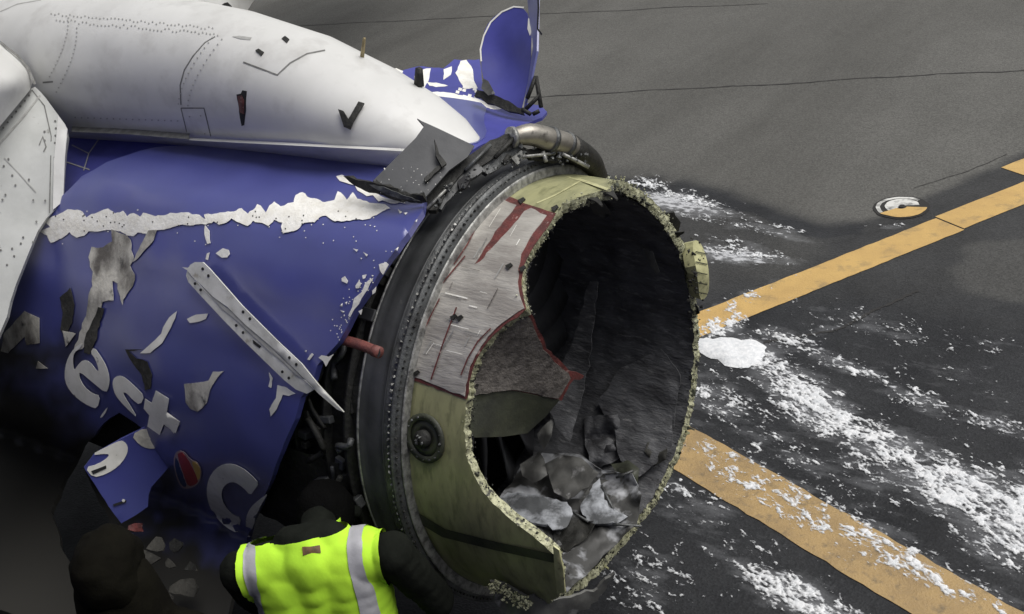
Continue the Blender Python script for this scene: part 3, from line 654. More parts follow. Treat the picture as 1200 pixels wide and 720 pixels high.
D('paint_chip', zF([(330, 305), (400, 320), (345, 390)]), 'smear', rag=.3, lift=.006); D('paint_chip', zF([(200, 465), (250, 505), (190, 505)]), 'smear', rag=.3, lift=.006)
D('soot_smear', zF([(440, 360), (520, 180), (545, 190), (500, 370), (470, 430), (440, 420)]), 'soot', lift=.006)
# chips along the front edge
D('paint_chip', zE([(612, 30), (640, 22), (700, 48), (770, 90), (850, 132), (935, 140), (940, 152), (870, 152), (835, 140), (812, 148), (790, 118), (760, 118), (715, 95), (700, 70), (630, 50)]), 'primer_white', rag=.8)
for poly in ([(695, 365), (718, 372), (712, 380)], [(742, 382), (765, 395), (758, 402)], [(728, 410), (738, 410), (733, 418)], [(815, 440), (850, 430), (862, 440), (845, 470), (835, 488), (820, 468)],
             [(640, 505), (655, 495), (672, 518), (665, 530), (642, 520)], [(738, 492), (758, 488), (752, 505), (740, 508)], [(705, 540), (722, 515), (732, 530), (722, 552), (708, 553)],
             [(790, 503), (775, 530), (762, 560), (740, 590), (722, 625), (700, 650), (680, 688), (672, 680), (690, 640), (700, 600), (735, 570), (752, 530), (770, 512)],
             [(785, 565), (803, 545), (798, 572), (786, 582)], [(632, 635), (645, 622), (642, 640)], [(655, 620), (667, 615), (663, 630)], [(636, 655), (655, 662), (645, 670)], [(720, 660), (738, 650), (732, 676)],
             [(890, 372), (908, 358), (902, 376)], [(905, 180), (925, 195), (915, 200)], [(932, 198), (950, 196), (940, 208)], [(985, 238), (996, 228), (992, 242)]):
    D('paint_chip', zE(poly), 'primer_white', rag=.25, seg=3)
for poly in ([(530, 410), (555, 415), (575, 405), (560, 425), (545, 450), (535, 430), (520, 418)], [(480, 425), (495, 402), (502, 408), (488, 428)], [(345, 470), (358, 490), (352, 525), (343, 520), (350, 495)],
             [(375, 515), (400, 520), (438, 545), (415, 552), (395, 548), (372, 600), (352, 625), (346, 600), (370, 560)], [(470, 395), (478, 392), (475, 400)], [(0, 620), (30, 655), (10, 685), (-15, 650)]):
    D('paint_chip', zz(3, 200, 280, poly), 'letter', rag=.3, seg=3)
sp = []
for k in range(90):
    a = random.random(); x = 395 + 60 * a + random.gauss(0, 8); y = 402 - 95 * a + random.gauss(0, 12); sp.append((x, y))
for k in range(60):
    x = random.uniform(60, 455); sp.append((x, 262 + random.gauss(0, 12)))
dots('paint_flecks', [p for p in sp if inside(cowl_out, *p)], CW, .75, M['primer_white'], cowl, lift=.003)
# lettering as far as it survives
LT = lambda pts, lift=.004, m='letter', nm='letter': sheet(nm, soften(pts, 1), CW, M[m], cowl, 5, .001, lift=lift + .009)
LT(zA([(225, 125), (160, 170), (120, 230), (95, 310), (95, 400), (130, 470), (190, 530), (270, 580), (325, 595), (345, 503), (290, 490), (230, 440), (195, 370), (200, 332), (290, 410), (385, 487), (405, 440), (410, 380), (390, 300), (350, 230), (300, 160), (275, 200), (310, 245), (335, 320), (325, 335), (270, 262), (225, 250), (185, 290), (160, 330), (150, 260), (160, 200), (205, 170)]))
LT(zA([(430, 430), (435, 390), (455, 368), (490, 362), (530, 385), (590, 440), (655, 505), (625, 572), (570, 530), (530, 485), (505, 480), (515, 510), (560, 580), (605, 660), (560, 620), (500, 560), (450, 500)]))
sheet('letter', [(182.5, 458), (198, 467.5), (195.3, 483.3), (210.6, 494.4), (205.6, 508), (191.8, 497.5), (187, 510), (172.6, 500), (175, 487), (168.3, 479), (170, 467.5), (177.5, 472.5)], CW, M['letter'], cowl, 5, .001, lift=.013)
LT(zC([(500, 280), (470, 325), (440, 365), (390, 310), (330, 270), (285, 275), (245, 310), (235, 370), (255, 430), (310, 500), (375, 525), (362, 580), (350, 632), (270, 590), (200, 520), (150, 440), (130, 340), (145, 250), (190, 180), (250, 145), (320, 143), (390, 175), (450, 225)]))
LT(zC([(560, 355), (500, 395), (440, 450), (408, 520), (410, 600), (428, 670), (445, 620), (478, 530), (455, 520), (490, 490), (510, 440), (545, 385)]))
LT(zA([(340, 655), (400, 575), (385, 620), (355, 660)]), lift=.004)
LT(zB([(632, 310), (645, 265), (668, 246), (700, 256), (735, 302), (775, 316), (803, 360), (800, 420), (772, 462), (722, 480), (680, 474), (648, 400)]), .004, 'hrim', 'heart_emblem')
LT(zB([(640, 320), (650, 280), (700, 420), (715, 468), (685, 465), (652, 395)]), .006, 'hblue', 'heart_emblem')
LT(zB([(655, 275), (672, 258), (695, 264), (740, 335), (785, 430), (765, 455), (722, 466), (700, 410)]), .0065, 'hred', 'heart_emblem')
LT(zB([(742, 312), (772, 322), (797, 362), (794, 415), (782, 430), (760, 370)]), .0065, 'hyel', 'heart_emblem')
# torn flap hanging out of the hole, with a bright scrap of lettering
FS = Skin([(100, 550, 4.40), (180, 520, 4.46), (140, 610, 4.47), (178, 590, 4.52), (190, 500, 4.44)])
fp = sheet('torn_flap', ragged(zB([(96, 350), (150, 275), (320, 180), (380, 150), (465, 106), (600, 205), (620, 330), (500, 470), (485, 520), (478, 585), (400, 640), (320, 688), (245, 585)]), 9, .5), FS, M['blue'], cowl, 8, .012)
sheet('letter', soften(zB([(100, 350), (150, 412), (230, 390), (300, 345), (345, 290), (362, 240), (350, 205), (320, 185), (250, 215), (130, 278), (240, 265), (245, 285), (180, 330)]), 1), FS, M['letter'], cowl, 6, .001, lift=.004)
sheet('letter', soften(zB([(378, 155), (465, 108), (540, 155), (600, 210), (540, 235), (480, 238), (430, 215)]), 1), FS, M['smear'], cowl, 6, .001, lift=.004)
sheet('slot', zB([(138, 372), (228, 338), (230, 355), (150, 392)]), FS, M['hole'], cowl, 6, .001, lift=.007)
sheet('slot', zB([(268, 572), (350, 545), (350, 560), (275, 585)]), FS, M['hole'], cowl, 6, .001, lift=.006)
dots('fastener', zB([(333, 550)]), FS, 2, M['paint_w'], cowl, lift=.009)
# fluttering debris below the flap
for (cx, cy, sz, mm) in ((135, 628, 18, 'soot'), (160, 618, 12, 'red'), (185, 640, 16, 'soot'), (200, 662, 10, 'soot'), (118, 640, 14, 'soot'), (170, 655, 20, 'soot'), (215, 690, 22, 'soot'), (190, 700, 18, 'soot'), (206, 640, 12, 'black'), (150, 650, 14, 'soot'), (225, 665, 12, 'black')):
    pts = [(cx + sz * random.uniform(.4, 1) * math.cos(a), cy + sz * random.uniform(.3, .8) * math.sin(a)) for a in [k * .9 for k in range(7)]]
    sheet('debris_scrap', ragged(pts, 5, 1), Skin([(cx - 20, cy, 4.45), (cx + 20, cy, 4.38), (cx, cy - 20, 4.5), (cx, cy + 20, 4.42)]), M[mm], cowl, 6, .006)

# ------------------------------------------------ the far side of the cowl, torn open and upright
FC = Skin([(455, 90, 4.85), (500, 95, 4.75), (560, 70, 4.95), (560, 165, 4.05), (480, 130, 4.45), (637, 133, 4.45), (600, 155, 4.2), (520, 120, 4.5), (600, 115, 4.7)])
fc = sheet('far_cowl', ragged([(440, 82), (452, 83), (468, 84), (490, 78), (520, 80), (532, 70), (562, 70), (566, 100), (600, 118), (634, 124), (641, 131), (636, 138), (612, 148), (585, 160), (560, 172), (545, 182), (520, 172), (500, 140), (460, 110)], 6, .7), FC, M['bluefar'], air, 9, .012)
fc['label'] = 'torn outer cowl skin peeled back behind the white fairing'
for poly in ([(540, 71), (547, 70), (554, 82), (556, 95), (560, 103), (545, 104), (538, 94), (534, 86)], [(450, 83), (465, 80), (472, 84), (470, 89), (458, 88)], [(487, 85), (500, 80), (505, 80), (502, 95), (497, 103), (484, 100)], [(500, 96), (512, 97), (525, 101), (515, 102), (503, 101)],
             [(500, 108), (520, 108), (550, 113), (575, 121), (590, 127), (580, 129), (555, 122), (530, 116), (505, 113)], [(520, 82), (530, 78), (528, 88), (520, 94)]):
    sheet('paint_chip', ragged(poly, 4, .6), FC, M['primer_white'], fc, 6, .001, lift=.004)
for k in range(10):
    x, y = random.uniform(530, 562), random.uniform(98, 112); sheet('paint_chip', [(x, y), (x + 4, y + 1), (x + 3, y + 4), (x - 1, y + 3)], FC, M['primer_white'], fc, 6, .001, lift=.004)
sheet('fillet', soften([(505, 112), (540, 116), (572, 122), (566, 140), (572, 158), (556, 170), (540, 165), (530, 140)], 1), FC, M['blue'], fc, 8, .003, lift=.012)
FN = Skin([(565, 50, 4.62), (612, 10, 4.56), (615, 120, 4.40), (570, 100, 4.52), (622, 60, 4.44), (600, 70, 4.55)])
fin = sheet('upright_flap', soften([(566, 40), (574, 24), (588, 13), (604, 8), (616, 11), (621, 28), (625, 50), (622, 80), (617, 105), (612, 131), (600, 124), (582, 114), (568, 100), (563, 74)], 1), FN, M['bluefar'], air, 9, .008)
fin['label'] = 'rounded blue flap of cowl skin standing upright'
outl = [(564, 72), (563, 58), (567, 42), (575, 26), (588, 14), (602, 8), (614, 9)]
strip('flap_edge', outl, FN, 1.8, M['letter'], fin, lift=.003)
strip('flap_edge', [(624, 45), (623, 80), (617, 110), (612, 130)], FN, 2.2, M['smear'], fin, lift=.004)
sheet('flap_side', [(615, -30), (631, -30), (630, 20), (629, 60), (622, 95), (613, 132), (618, 100), (624, 60), (620, 20)], Skin([(615, 0, 4.57), (630, 0, 4.45), (625, 60, 4.42), (613, 130, 4.38), (630, 60, 4.37)]), M['blue'], fin, 6, .008)
strip('flap_edge', [(630, -30), (631, 10), (630, 34), (635, 41)], Skin([(615, 0, 4.55), (630, 0, 4.4), (625, 60, 4.4)]), 2.2, M['black'], fin)
sheet('paint_chip', [(619, 21), (622, 24), (624, 34), (621, 42), (618, 34)], FN, M['primer_white'], fin, 5, .001, lift=.004)
BK = Skin([(560, 110, 4.45), (610, 130, 4.36), (632, 90, 4.36), (632, 130, 4.34)])
sheet('torn_structure', ragged([(560, 104), (574, 110), (592, 116), (612, 128), (614, 133), (596, 130), (575, 122), (556, 112)], 5, 1.4), BK, M['black'], fc, 5, .02)
for a, b in (((618, 116), (628, 90)), ((628, 90), (634, 126)), ((616, 128), (632, 112)), ((612, 128), (622, 134)), ((624, 134), (632, 130))):
    tube('broken_brace', [BK.at(*a), BK.at(*b)], .009, M['black'], fc, seg=5)
sheet('debris_scrap', [(566, 92), (572, 95), (580, 110), (572, 112), (564, 104)], BK, M['paper'], fc, 5, .004, lift=.02)

# ------------------------------------------------ fan case: torn green barrel
TH = np.array([(-180, .225), (-165, .232), (-151.5, .24), (-135, .30), (-120, .42), (-110, .52), (-105.7, .565), (-98, .60), (-91.5, .612), (-88.9, .576), (-84.9, .451), (-79.5, .338), (-73.1, .281), (-65.3, .264), (-55.5, .255), (-48.5, .261),
               (-41.7, .311), (-37.5, .37), (-35.8, .386), (-32.6, .345), (-25, .291), (-16.9, .282), (-2.7, .259), (4.6, .30), (10.2, .336), (22, .25), (37.9, .197), (52.7, .212), (71, .241), (87.4, .246), (104.6, .262), (123.7, .272), (137.5, .274), (156.9, .258), (170.8, .233), (180, .225)])
def edge(th, j=1):
    th = (th + 180) % 360 - 180
    return float(np.interp(th, TH[:, 0], TH[:, 1])) + j * (.007 * noise.noise(Vector((th * .9, 0, 0))) + .006 * noise.noise(Vector((th * 2.7, 4, 0))) + .012 * noise.noise(Vector((th * .25, 9, 0))))
def case_shell(name, r, m, parent, x0, rb=None, flip=False, n=900, cols=14, dx=0):
    V = []; F = []
    for i in range(n):
        th = -180 + 360 * i / n; e = edge(th) + dx
        for k in range(cols + 1):
            x = x0 + (e - x0) * k / cols; rr_ = r(th, x) if callable(r) else r; V.append(polar(x, rr_, th))
    for i in range(n):
        a = i * (cols + 1); b = ((i + 1) % n) * (cols + 1)
        for k in range(cols): F.append((a + k, a + k + 1, b + k + 1, b + k) if not flip else (a + k, b + k, b + k + 1, a + k + 1))
    return mesh(name, V, F, m, parent)
r_out = lambda th, x: .812 + .006 * noise.noise(Vector((x * 4, math.radians(th) * 3, 0)))
case = case_shell('fan_case', r_out, M['primer'], air, .02)
case['label'] = 'yellow green fan case barrel torn to a ragged edge'
lin = case_shell('case_liner', lambda th, x: .772 + .012 * noise.noise(Vector((x * 7, math.radians(th) * 6, 5))) + .006 * noise.noise(Vector((x * 18, math.radians(th) * 15, 5))), M['liner'], case, -.46, flip=True, cols=34, dx=-.006)
# the torn edge itself: joins outer skin to liner, then ragged lumps of honeycomb
V = []; F = []; n = 900
for i in range(n):
    th = -180 + 360 * i / n; e = edge(th)
    for k, (t, r_) in enumerate(((0, .812), (.3, .803), (.6, .79), (1, .772))):
        V.append(polar(e + (.010 * noise.noise(Vector((th * 1.7, k * 3., 1))) if 0 < k < 3 else (-.006 if k == 3 else 0)), r_ + (0 if k in (0, 3) else .004 * noise.noise(Vector((th * 2.3, k, 7)))), th))
for i in range(n):
    a = i * 4; b = ((i + 1) % n) * 4
    for k in range(3): F.append((a + k, a + k + 1, b + k + 1, b + k))
mesh('torn_edge', V, F, M['honey'], case)
def lumps(name, cands, m, parent, seed=1):
    rr = random.Random(seed); V = []; F = []
    base = [(0, 0, 1), (.9, 0, .3), (.28, .85, .3), (-.72, .53, .3), (-.72, -.53, .3), (.28, -.85, .3), (0, 0, -.7)]
    fs = [(0, 1, 2), (0, 2, 3), (0, 3, 4), (0, 4, 5), (0, 5, 1), (6, 2, 1), (6, 3, 2), (6, 4, 3), (6, 5, 4), (6, 1, 5)]
    for p, s in cands:
        b = len(V); q = Matrix.Rotation(rr.uniform(0, 6.3), 3, 'X') @ Matrix.Rotation(rr.uniform(0, 6.3), 3, 'Y') @ Matrix.Rotation(rr.uniform(0, 6.3), 3, 'Z')
        sc = [s * rr.uniform(.4, 1.2) for _ in range(3)]
        for v in base: V.append(np.array(q @ Vector((v[0] * sc[0] * rr.uniform(.7, 1.3), v[1] * sc[1], v[2] * sc[2]))) + p)
        F += [tuple(b + i for i in f) for f in fs]
    return tag(mesh(name, V, F, m, parent, smooth=False), kind='stuff')
rs_ = random.Random(31)
for i in range(34):                                # bent splinters and tatters standing out from the broken edge
    th = rs_.choice([rs_.gauss(40, 22), rs_.gauss(95, 30), rs_.uniform(-180, 180)])
    if -75 < th < -5: continue
    e = edge(th); r0 = rs_.uniform(.78, .81); L = rs_.uniform(.015, .045); wd = rs_.uniform(.6, 2.2); mm = rs_.choice(['honey', 'black', 'primer', 'black', 'soot_primer', 'darkmetal'])
    V = []; bend = rs_.uniform(-.03, .02)
    for k in range(4):
        t = k / 3
        for sgn in (-1, 1): V.append(polar(e - .01 + L * t, r0 + bend * t * t, th + sgn * wd * (1 - t * .75) + rs_.uniform(-.2, .2)))
    V += [v + (polar(0, .006, th) - polar(0, 0, th)) for v in V]
    F = [f for k in range(3) for f in ((2 * k, 2 * k + 1, 2 * k + 3, 2 * k + 2), (8 + 2 * k, 10 + 2 * k, 11 + 2 * k, 9 + 2 * k), (2 * k, 2 * k + 2, 10 + 2 * k, 8 + 2 * k), (2 * k + 1, 9 + 2 * k, 11 + 2 * k, 2 * k + 3))] + [(6, 7, 15, 14)]
    mesh('torn_splinter', V, F, M[mm], case, smooth=False)
cl = []
for i in range(2600):
    th = random.uniform(-180, 180); big = 1.0 if not -60 < th < -38 else .5
    cl.append((polar(edge(th) + random.gauss(-.001, .0035), random.uniform(.776, .813), th), random.uniform(.0013, .0044) * big))
for i in range(260):                               # thicker tufts at the upper right
    th = random.gauss(45, 28); cl.append((polar(edge(th) + random.gauss(-.01, .012), random.uniform(.765, .83), th), random.uniform(.002, .008)))
lumps('torn_honeycomb', cl[::2], M['honey'], case, 1); lumps('torn_honeycomb', cl[1::2], mat('pale torn fibre', (.55, .56, .42), .7, col2=(.12, .12, .09), scale=60, lo=.45, hi=.55), case, 2)
lumps('charred_fibre', [(polar(edge(th) + random.gauss(-.008, .01), random.uniform(.765, .80), th), random.uniform(.002, .007)) for th in [random.uniform(-180, 180) for _ in range(1500)]], M['black'], case, 3)
# silver composite patch over a red layer
CS = Barrel(.814)
patch = [(588, 229), (600, 232), (620, 240), (640, 247), (651, 250), (645, 262), (632, 279), (622, 294), (614, 309), (611, 328), (613, 345), (617, 362), (606, 372), (590, 381), (574, 397), (562, 414), (553, 432), (550, 448), (547, 469), (520, 459), (500, 451), (475, 443), (480, 418), (490, 390), (501, 360), (514, 330), (528, 302), (545, 277), (566, 252)]
sheet('red_layer', ragged(patch, 7, .8), CS, M['red'], case, 8, .002, lift=.002)
inner = [(589, 234), (598, 237), (605, 240), (600, 248), (590, 258), (580, 272), (570, 288), (560, 303), (556, 310), (563, 306), (575, 292), (592, 274), (604, 262), (614, 247), (622, 244), (640, 252), (634, 262), (624, 273), (615, 288), (611, 298), (607, 315), (607, 330), (609, 345), (614, 361), (602, 370), (588, 379), (572, 394), (559, 412), (550, 430), (547, 446), (544, 464),
         (520, 456), (500, 447), (479, 440), (485, 415), (495, 388), (506, 358), (519, 330), (533, 303), (550, 279), (568, 256)]
sheet('silver_layer', ragged(inner, 6, .9), CS, M['silver'], case, 7, .003, wob=.004, wsc=14, lift=.006)
for a in ([(500, 355), (520, 330), (545, 300)], [(494, 392), (515, 350)], [(505, 445), (520, 400), (535, 360)], [(540, 440), (548, 420), (560, 400), (575, 385)], [(560, 262), (548, 286), (532, 310)]):
    strip('scratch', a, CS, 1.6, M['red'], case, lift=.013)
rs_ = random.Random(5)
for i in range(60):
    x = rs_.uniform(485, 610); y = rs_.uniform(255, 450); L = rs_.uniform(6, 26)
    q = [(x, y), (x + L * .5 + rs_.uniform(-1, 1), y - L * .9 + rs_.uniform(-2, 2))] if rs_.random() < .6 else [(x, y), (x + L, y + L * .25)]
    if all(inside(inner, *p) for p in q): strip('scratch', q, CS, rs_.uniform(.5, 1.4), M[rs_.choice(['brightedge', 'primer_white', 'rivet', 'primer_white', 'mesh'])], case, lift=.0125)
for x, y in ((611, 235), (612, 315), (531, 372), (538, 373), (596, 312), (487, 438), (650, 244)):
    sheet('black_fragment', ragged([(x - 4, y), (x + 3, y - 4), (x + 4, y - 2), (x - 1, y + 4)], 3, .8), CS, M['black'], case, 4, .004, lift=.016)
strip('scratch', [(629, 238), (650, 229), (668, 219), (682, 211)], CS, 1.6, M['yellowmetal'], case, lift=.004)
strip('scratch', [(645, 198), (665, 206), (690, 214), (712, 222)], CS, 3, M['yellowmetal'], case, lift=.005)
# dark fibre sheet bent inward and the sooty sheet below it
BS = Skin([(550, 450, 3.585), (560, 415, 3.575), (585, 385, 3.555), (618, 362, 3.55), (640, 400, 3.64), (684, 440, 3.78), (655, 470, 3.76), (600, 420, 3.64), (600, 462, 3.68), (560, 512, 3.62), (622, 510, 3.80)])
sheet('red_layer', ragged([(617, 360), (626, 372), (633, 390), (641, 408), (655, 422), (668, 434), (684, 439), (684, 444), (672, 445), (658, 471), (600, 460), (548, 468), (551, 446), (560, 414), (575, 396), (592, 380)], 6, 1.4), BS, M['red'], case, 9, .003)
sheet('fibre_sheet', ragged([(614, 364), (622, 374), (629, 391), (637, 410), (651, 425), (666, 438), (668, 444), (655, 468), (600, 457), (552, 464), (555, 446), (564, 415), (579, 397), (594, 384)], 6, .8), BS, M['mesh'], case, 8, .004, wob=.004, wsc=16, lift=.008)
sheet('sooty_sheet', [(549, 464), (600, 458), (656, 469), (640, 488), (618, 508), (590, 512), (556, 513), (549, 500)], BS, M['soot_primer'], case, 9, .004, lift=.003)
# debris heap in the bottom of the barrel
def heap(px, py, k): return Barrel(.765, far=True).depth(px, py) - k
HZ = lambda pts, k=.12: Skin([(x, y, heap(x, y, kk)) for x, y, kk in pts])
def deb(name, pts, m, k=(.10, .16), wob=.02, th=.006, seed=0, rag=1.0):
    rr = random.Random(seed); xs = [p[0] for p in pts]; ys = [p[1] for p in pts]
    S = HZ([(min(xs), min(ys), rr.uniform(*k)), (max(xs), min(ys), rr.uniform(*k)), (min(xs), max(ys), rr.uniform(*k)), (max(xs), max(ys), rr.uniform(*k)), (sum(xs) / len(xs), sum(ys) / len(ys), rr.uniform(*k) + .03)])
    if m == 'foam': return sheet(name, ragged(soften(pts, 1), 4, rag * 1.2, seed), S, M['foam_dirty'], case, 4, .012, wob=wob * .8, wsc=9)
    return sheet(name, ragged(pts, 9, rag * 1.6, seed), S, M[m], case, 5, .0025, wob=wob * 1.5, wsc=8, crease=True)
z4 = lambda L: zz(3, 550, 480, L)
M['drape'] = mat('torn liner with foam residue', (.055, .055, .053), .6, col2=(.36, .37, .39), scale=5.5, lo=.50, hi=.60, detail=4, bump=.3, bscale=30)
deb('torn_liner', z4([(100, 310), (150, 250), (190, 190), (260, 150), (395, 160), (470, 215), (570, 230), (610, 300), (590, 400), (520, 470), (430, 560), (340, 645), (318, 560), (300, 490), (240, 430), (170, 380)]), 'drape', (.07, .09), .02, seed=40)
deb('debris_sheet', z4([(260, 190), (330, 162), (395, 172), (460, 225), (420, 270), (350, 315), (300, 290)]), 'paper', (.16, .22), .012, seed=1)
deb('debris_sheet', z4([(235, 85), (300, 25), (290, 90), (262, 140)]), 'paper', (.3, .36), .01, seed=2)
deb('debris_sheet', z4([(180, 190), (250, 150), (275, 230), (230, 260), (190, 235)]), 'paper', (.2, .26), .012, seed=3)
deb('debris_sheet', z4([(385, 320), (470, 225), (520, 220), (560, 280), (570, 370), (520, 400), (440, 410), (400, 360)]), 'paper', (.08, .12), .02, seed=4)
deb('debris_sheet', z4([(300, 420), (370, 380), (440, 400), (420, 450), (340, 500), (300, 470)]), 'black', (.12, .16), .02, seed=5)
deb('debris_sheet', z4([(330, 500), (440, 420), (560, 400), (540, 440), (430, 550), (340, 640), (325, 560)]), 'soot_primer', (.06, .10), .02, seed=6)
deb('debris_sheet', z4([(500, 190), (560, 180), (600, 210), (590, 260), (580, 330), (540, 280)]), 'soot_primer', (.05, .08), .03, seed=7)
deb('debris_sheet', z4([(640, 80), (700, 90), (690, 180), (650, 200), (620, 150)]), 'soot', (.03, .05), .03, seed=8)
deb('debris_sheet', z4([(400, 30), (620, 0), (640, 60), (520, 170), (430, 230), (410, 130)]), 'liner', (.02, .05), .03, seed=9)
deb('foam_heap', z4([(100, 320), (150, 285), (250, 300), (330, 320), (370, 350), (350, 410), (300, 425), (270, 400), (180, 400), (120, 350)]), 'foam', (.18, .22), .03, th=.03, seed=10, rag=1.4)
deb('foam_heap', z4([(385, 330), (450, 270), (475, 300), (490, 350), (560, 370), (540, 395), (440, 410), (405, 380)]), 'foam', (.13, .15), .03, th=.02, seed=11, rag=1.4)
deb('foam_heap', z4([(410, 300), (455, 235), (465, 270), (450, 320)]), 'foam', (.14, .17), .02, th=.01, seed=12)
deb('liner_flap', [(754, 290), (766, 296), (773, 318), (768, 322), (758, 306)], 'paper', (.03, .05), .004, seed=61)
deb('liner_flap', [(690, 200 + 35), (700, 232), (716, 250), (708, 258), (696, 250)], 'paper', (.05, .07), .004, seed=62)
deb('liner_flap', [(640, 470), (672, 400), (690, 330), (700, 330), (690, 430), (668, 520), (650, 500)], 'liner', (.30, .36), .003, seed=63)
deb('liner_flap', [(700, 470), (730, 430), (775, 410), (798, 440), (790, 500), (760, 520), (720, 510)], 'liner', (.012, .02), .004, seed=64)
deb('liner_flap', [(720, 500), (750, 470), (790, 480), (785, 530), (750, 560), (726, 540)], 'liner', (.02, .03), .004, seed=65)
for k in range(6):
    x = random.uniform(600, 770); y = random.uniform(480, 640)
    if (x - 690) * .6 + (y - 560) > 95 or y > 640 - (x - 700) * .9: continue
    s = random.uniform(6, 16); pts = [(x + s * random.uniform(.5, 1.2) * math.cos(a), y + s * random.uniform(.3, 1) * math.sin(a)) for a in (0, 1, 2.2, 3.1, 4.2, 5.3)]
    deb('debris_sheet', pts, random.choice(['drape', 'soot', 'liner', 'black', 'drape']), (.07, .11), .012, seed=20 + k)
for a, b in (((655, 590), (690, 612)), ((648, 622), (652, 648)), ((690, 612), (752, 617)), ((700, 560), (720, 600)), ((722, 560), (742, 552)), ((628, 470), (600, 510))):
    S = Barrel(.765, far=True, off=-.15); tube('broken_rod', [S.at(*a), S.at(*b)], .006, M['darkmetal'], case, seg=5)
sheet('corner_strip', [(648, 640), (655, 645), (660, 668), (662, 694), (653, 697), (650, 670)], Barrel(.82), M['yellowmetal'], case, 6, .006, lift=.01)
# port on the case
def port():
    c = np.array([.115, 0, 0]); th0 = -70.7; rr0 = .815
    def disc(nm, r0, r1, h0, h1, m, n=40):
        V = []; F = []; prof = [(r0, h0), (r0, h1), (r1, h1), (r1, h0)]
        for i in range(n):
            a = 2 * math.pi * i / n
            for r, h in prof: V.append(polar(.105 + r * math.cos(a), rr0 + h, th0 + math.degrees(r * math.sin(a) / rr0)))
        for i in range(n):
            p, q = i * 4, ((i + 1) % n) * 4
            for k in range(3): F.append((p + k, p + k + 1, q + k + 1, q + k))
        if r0 < .012: F.append(tuple(i * 4 + 1 for i in range(n)))
        return mesh(nm, V, F, m, case)
    disc('port_ring', .062, .084, 0, .010, M['soot_primer']); disc('port_plate', .03, .062, 0, .004, M['soot_primer']); disc('port_boss', .0, .03, 0, .022, M['black'])
    bl = []
    for i in range(16):
        a = 2 * math.pi * i / 16; bl.append((polar(.105 + .073 * math.cos(a), rr0 + .012, th0 + math.degrees(.073 * math.sin(a) / rr0)), .006))
    for i in range(6): bl.append((polar(.105 + random.uniform(-.02, .02), rr0 + .028, th0 + random.uniform(-1.5, 1.5)), .01))
    lumps('port_bolts', bl, M['darkmetal'], case, 5)
port()
strip('seam', [(472, 596), (520, 625), (580, 640), (650, 655)], Barrel(.815), 10, M['soot_primer'], case, lift=.003)
# lower torn lip under the barrel
lip = Skin([(575, 690, 3.75), (620, 715, 3.75), (650, 690, 3.7), (690, 715, 3.85), (600, 700, 3.78)])
sheet('lower_lip', ragged([(575, 682), (592, 684), (612, 697), (650, 705), (700, 690), (720, 672), (700, 705), (672, 724), (640, 740), (600, 730), (580, 705)], 6, 2), lip, M['paper'], case, 7, .01, wob=.03, wsc=9)
lc = []
for k in range(180):
    t = random.random(); x = 575 + 45 * t + random.gauss(0, 4); y = 685 + 25 * t + random.gauss(0, 4); lc.append((lip.at(x, y) + (CAM - lip.at(x, y)) * .01, random.uniform(.003, .009)))
lumps('torn_honeycomb', lc, M['honey'], case, 6)
# bolted flange ring, band and the structure behind it
fl = lathe('flange_ring', [(-.030, .80), (-.030, .872), (-.024, .878), (-.016, .866), (.0, .866), (.004, .88), (.012, .88), (.016, .862), (.026, .845), (.030, .80)], M['darkmetal'], air, n=240)
bl = []; bp_ = []
for i in range(230):
    th = i * 360 / 230; bl.append((polar(-.008, .871, th), .0085))
for i in range(230):
    th = (i + .5) * 360 / 230; bp_.append((polar(.020, .866, th), .007))
lumps('bolts', bl, M['brightedge'], fl, 8); lumps('bolts', bp_, M['black'], fl, 9)
lathe('edge_bead', [(.024, .843), (.027, .850), (.031, .850), (.032, .84), (.033, .814)], M['brightedge'], fl, n=240)
bd = lathe('smooth_band', [(-.150, .80), (-.150, .868), (-.144, .872), (-.139, .862), (-.110, .866), (-.06, .870), (-.040, .868), (-.036, .874), (-.031, .874), (-.031, .80)], M['band'], air, n=240)
lathe('edge_bead', [(-.153, .85), (-.153, .876), (-.146, .876), (-.146, .85)], M['brightedge'], bd, n=240)
blk = lathe('inner_structure', [(-.15, .84), (-.2, .855), (-.24, .83), (-.3, .85), (-.36, .82), (-.45, .84), (-.52, .83), (-.6, .86), (-.72, .85), (-1.0, .86), (-1.6, .875), (-2.6, .87), (-3.4, .78), (-4.4, .4)], M['black'], air, n=240, jit=.03)
lathe('gearbox_housing', [(-.24, .80), (-.26, .875), (-.5, .89), (-.9, .885), (-1.0, .80)], M['black'], blk, a0=-150, a1=-82, n=60, jit=.03)
for x, r_ in ((-.20, .885), (-.31, .88), (-.47, .875)): lathe('frame_rib', [(x - .008, .82), (x - .008, r_), (x + .008, r_), (x + .008, .82)], M['black'], blk, n=180, jit=.01)
rr = random.Random(4)
for i in range(46):
    th = rr.uniform(-115, 25); x = rr.uniform(-.55, -.18); L = rr.uniform(4, 18); r0 = rr.uniform(.86, .91)
    pts = [polar(x + rr.uniform(-.05, .05), r0 + rr.uniform(-.015, .015), th + L * k / 3) for k in range(4)]
    tube('hose', pts, rr.uniform(.004, .014), rr.choice([M['black'], M['black'], M['darkmetal'], M['band']]), blk, seg=6, cuts=3)
bxs = []
for i in range(60):
    th = rr.uniform(-110, 30); x = rr.uniform(-.55, -.17); rot = Matrix.Rotation(-math.radians(th), 3, 'X') @ Matrix.Rotation(rr.uniform(-.4, .4), 3, 'Z')
    bxs.append((polar(x, rr.uniform(.85, .89), th), (rr.uniform(.02, .07), rr.uniform(.02, .06), rr.uniform(.01, .05)), rot))
for j, b in enumerate(bxs): boxes('bracket', [b], rr.choice([M['black'], M['band'], M['black']]), blk, .003)
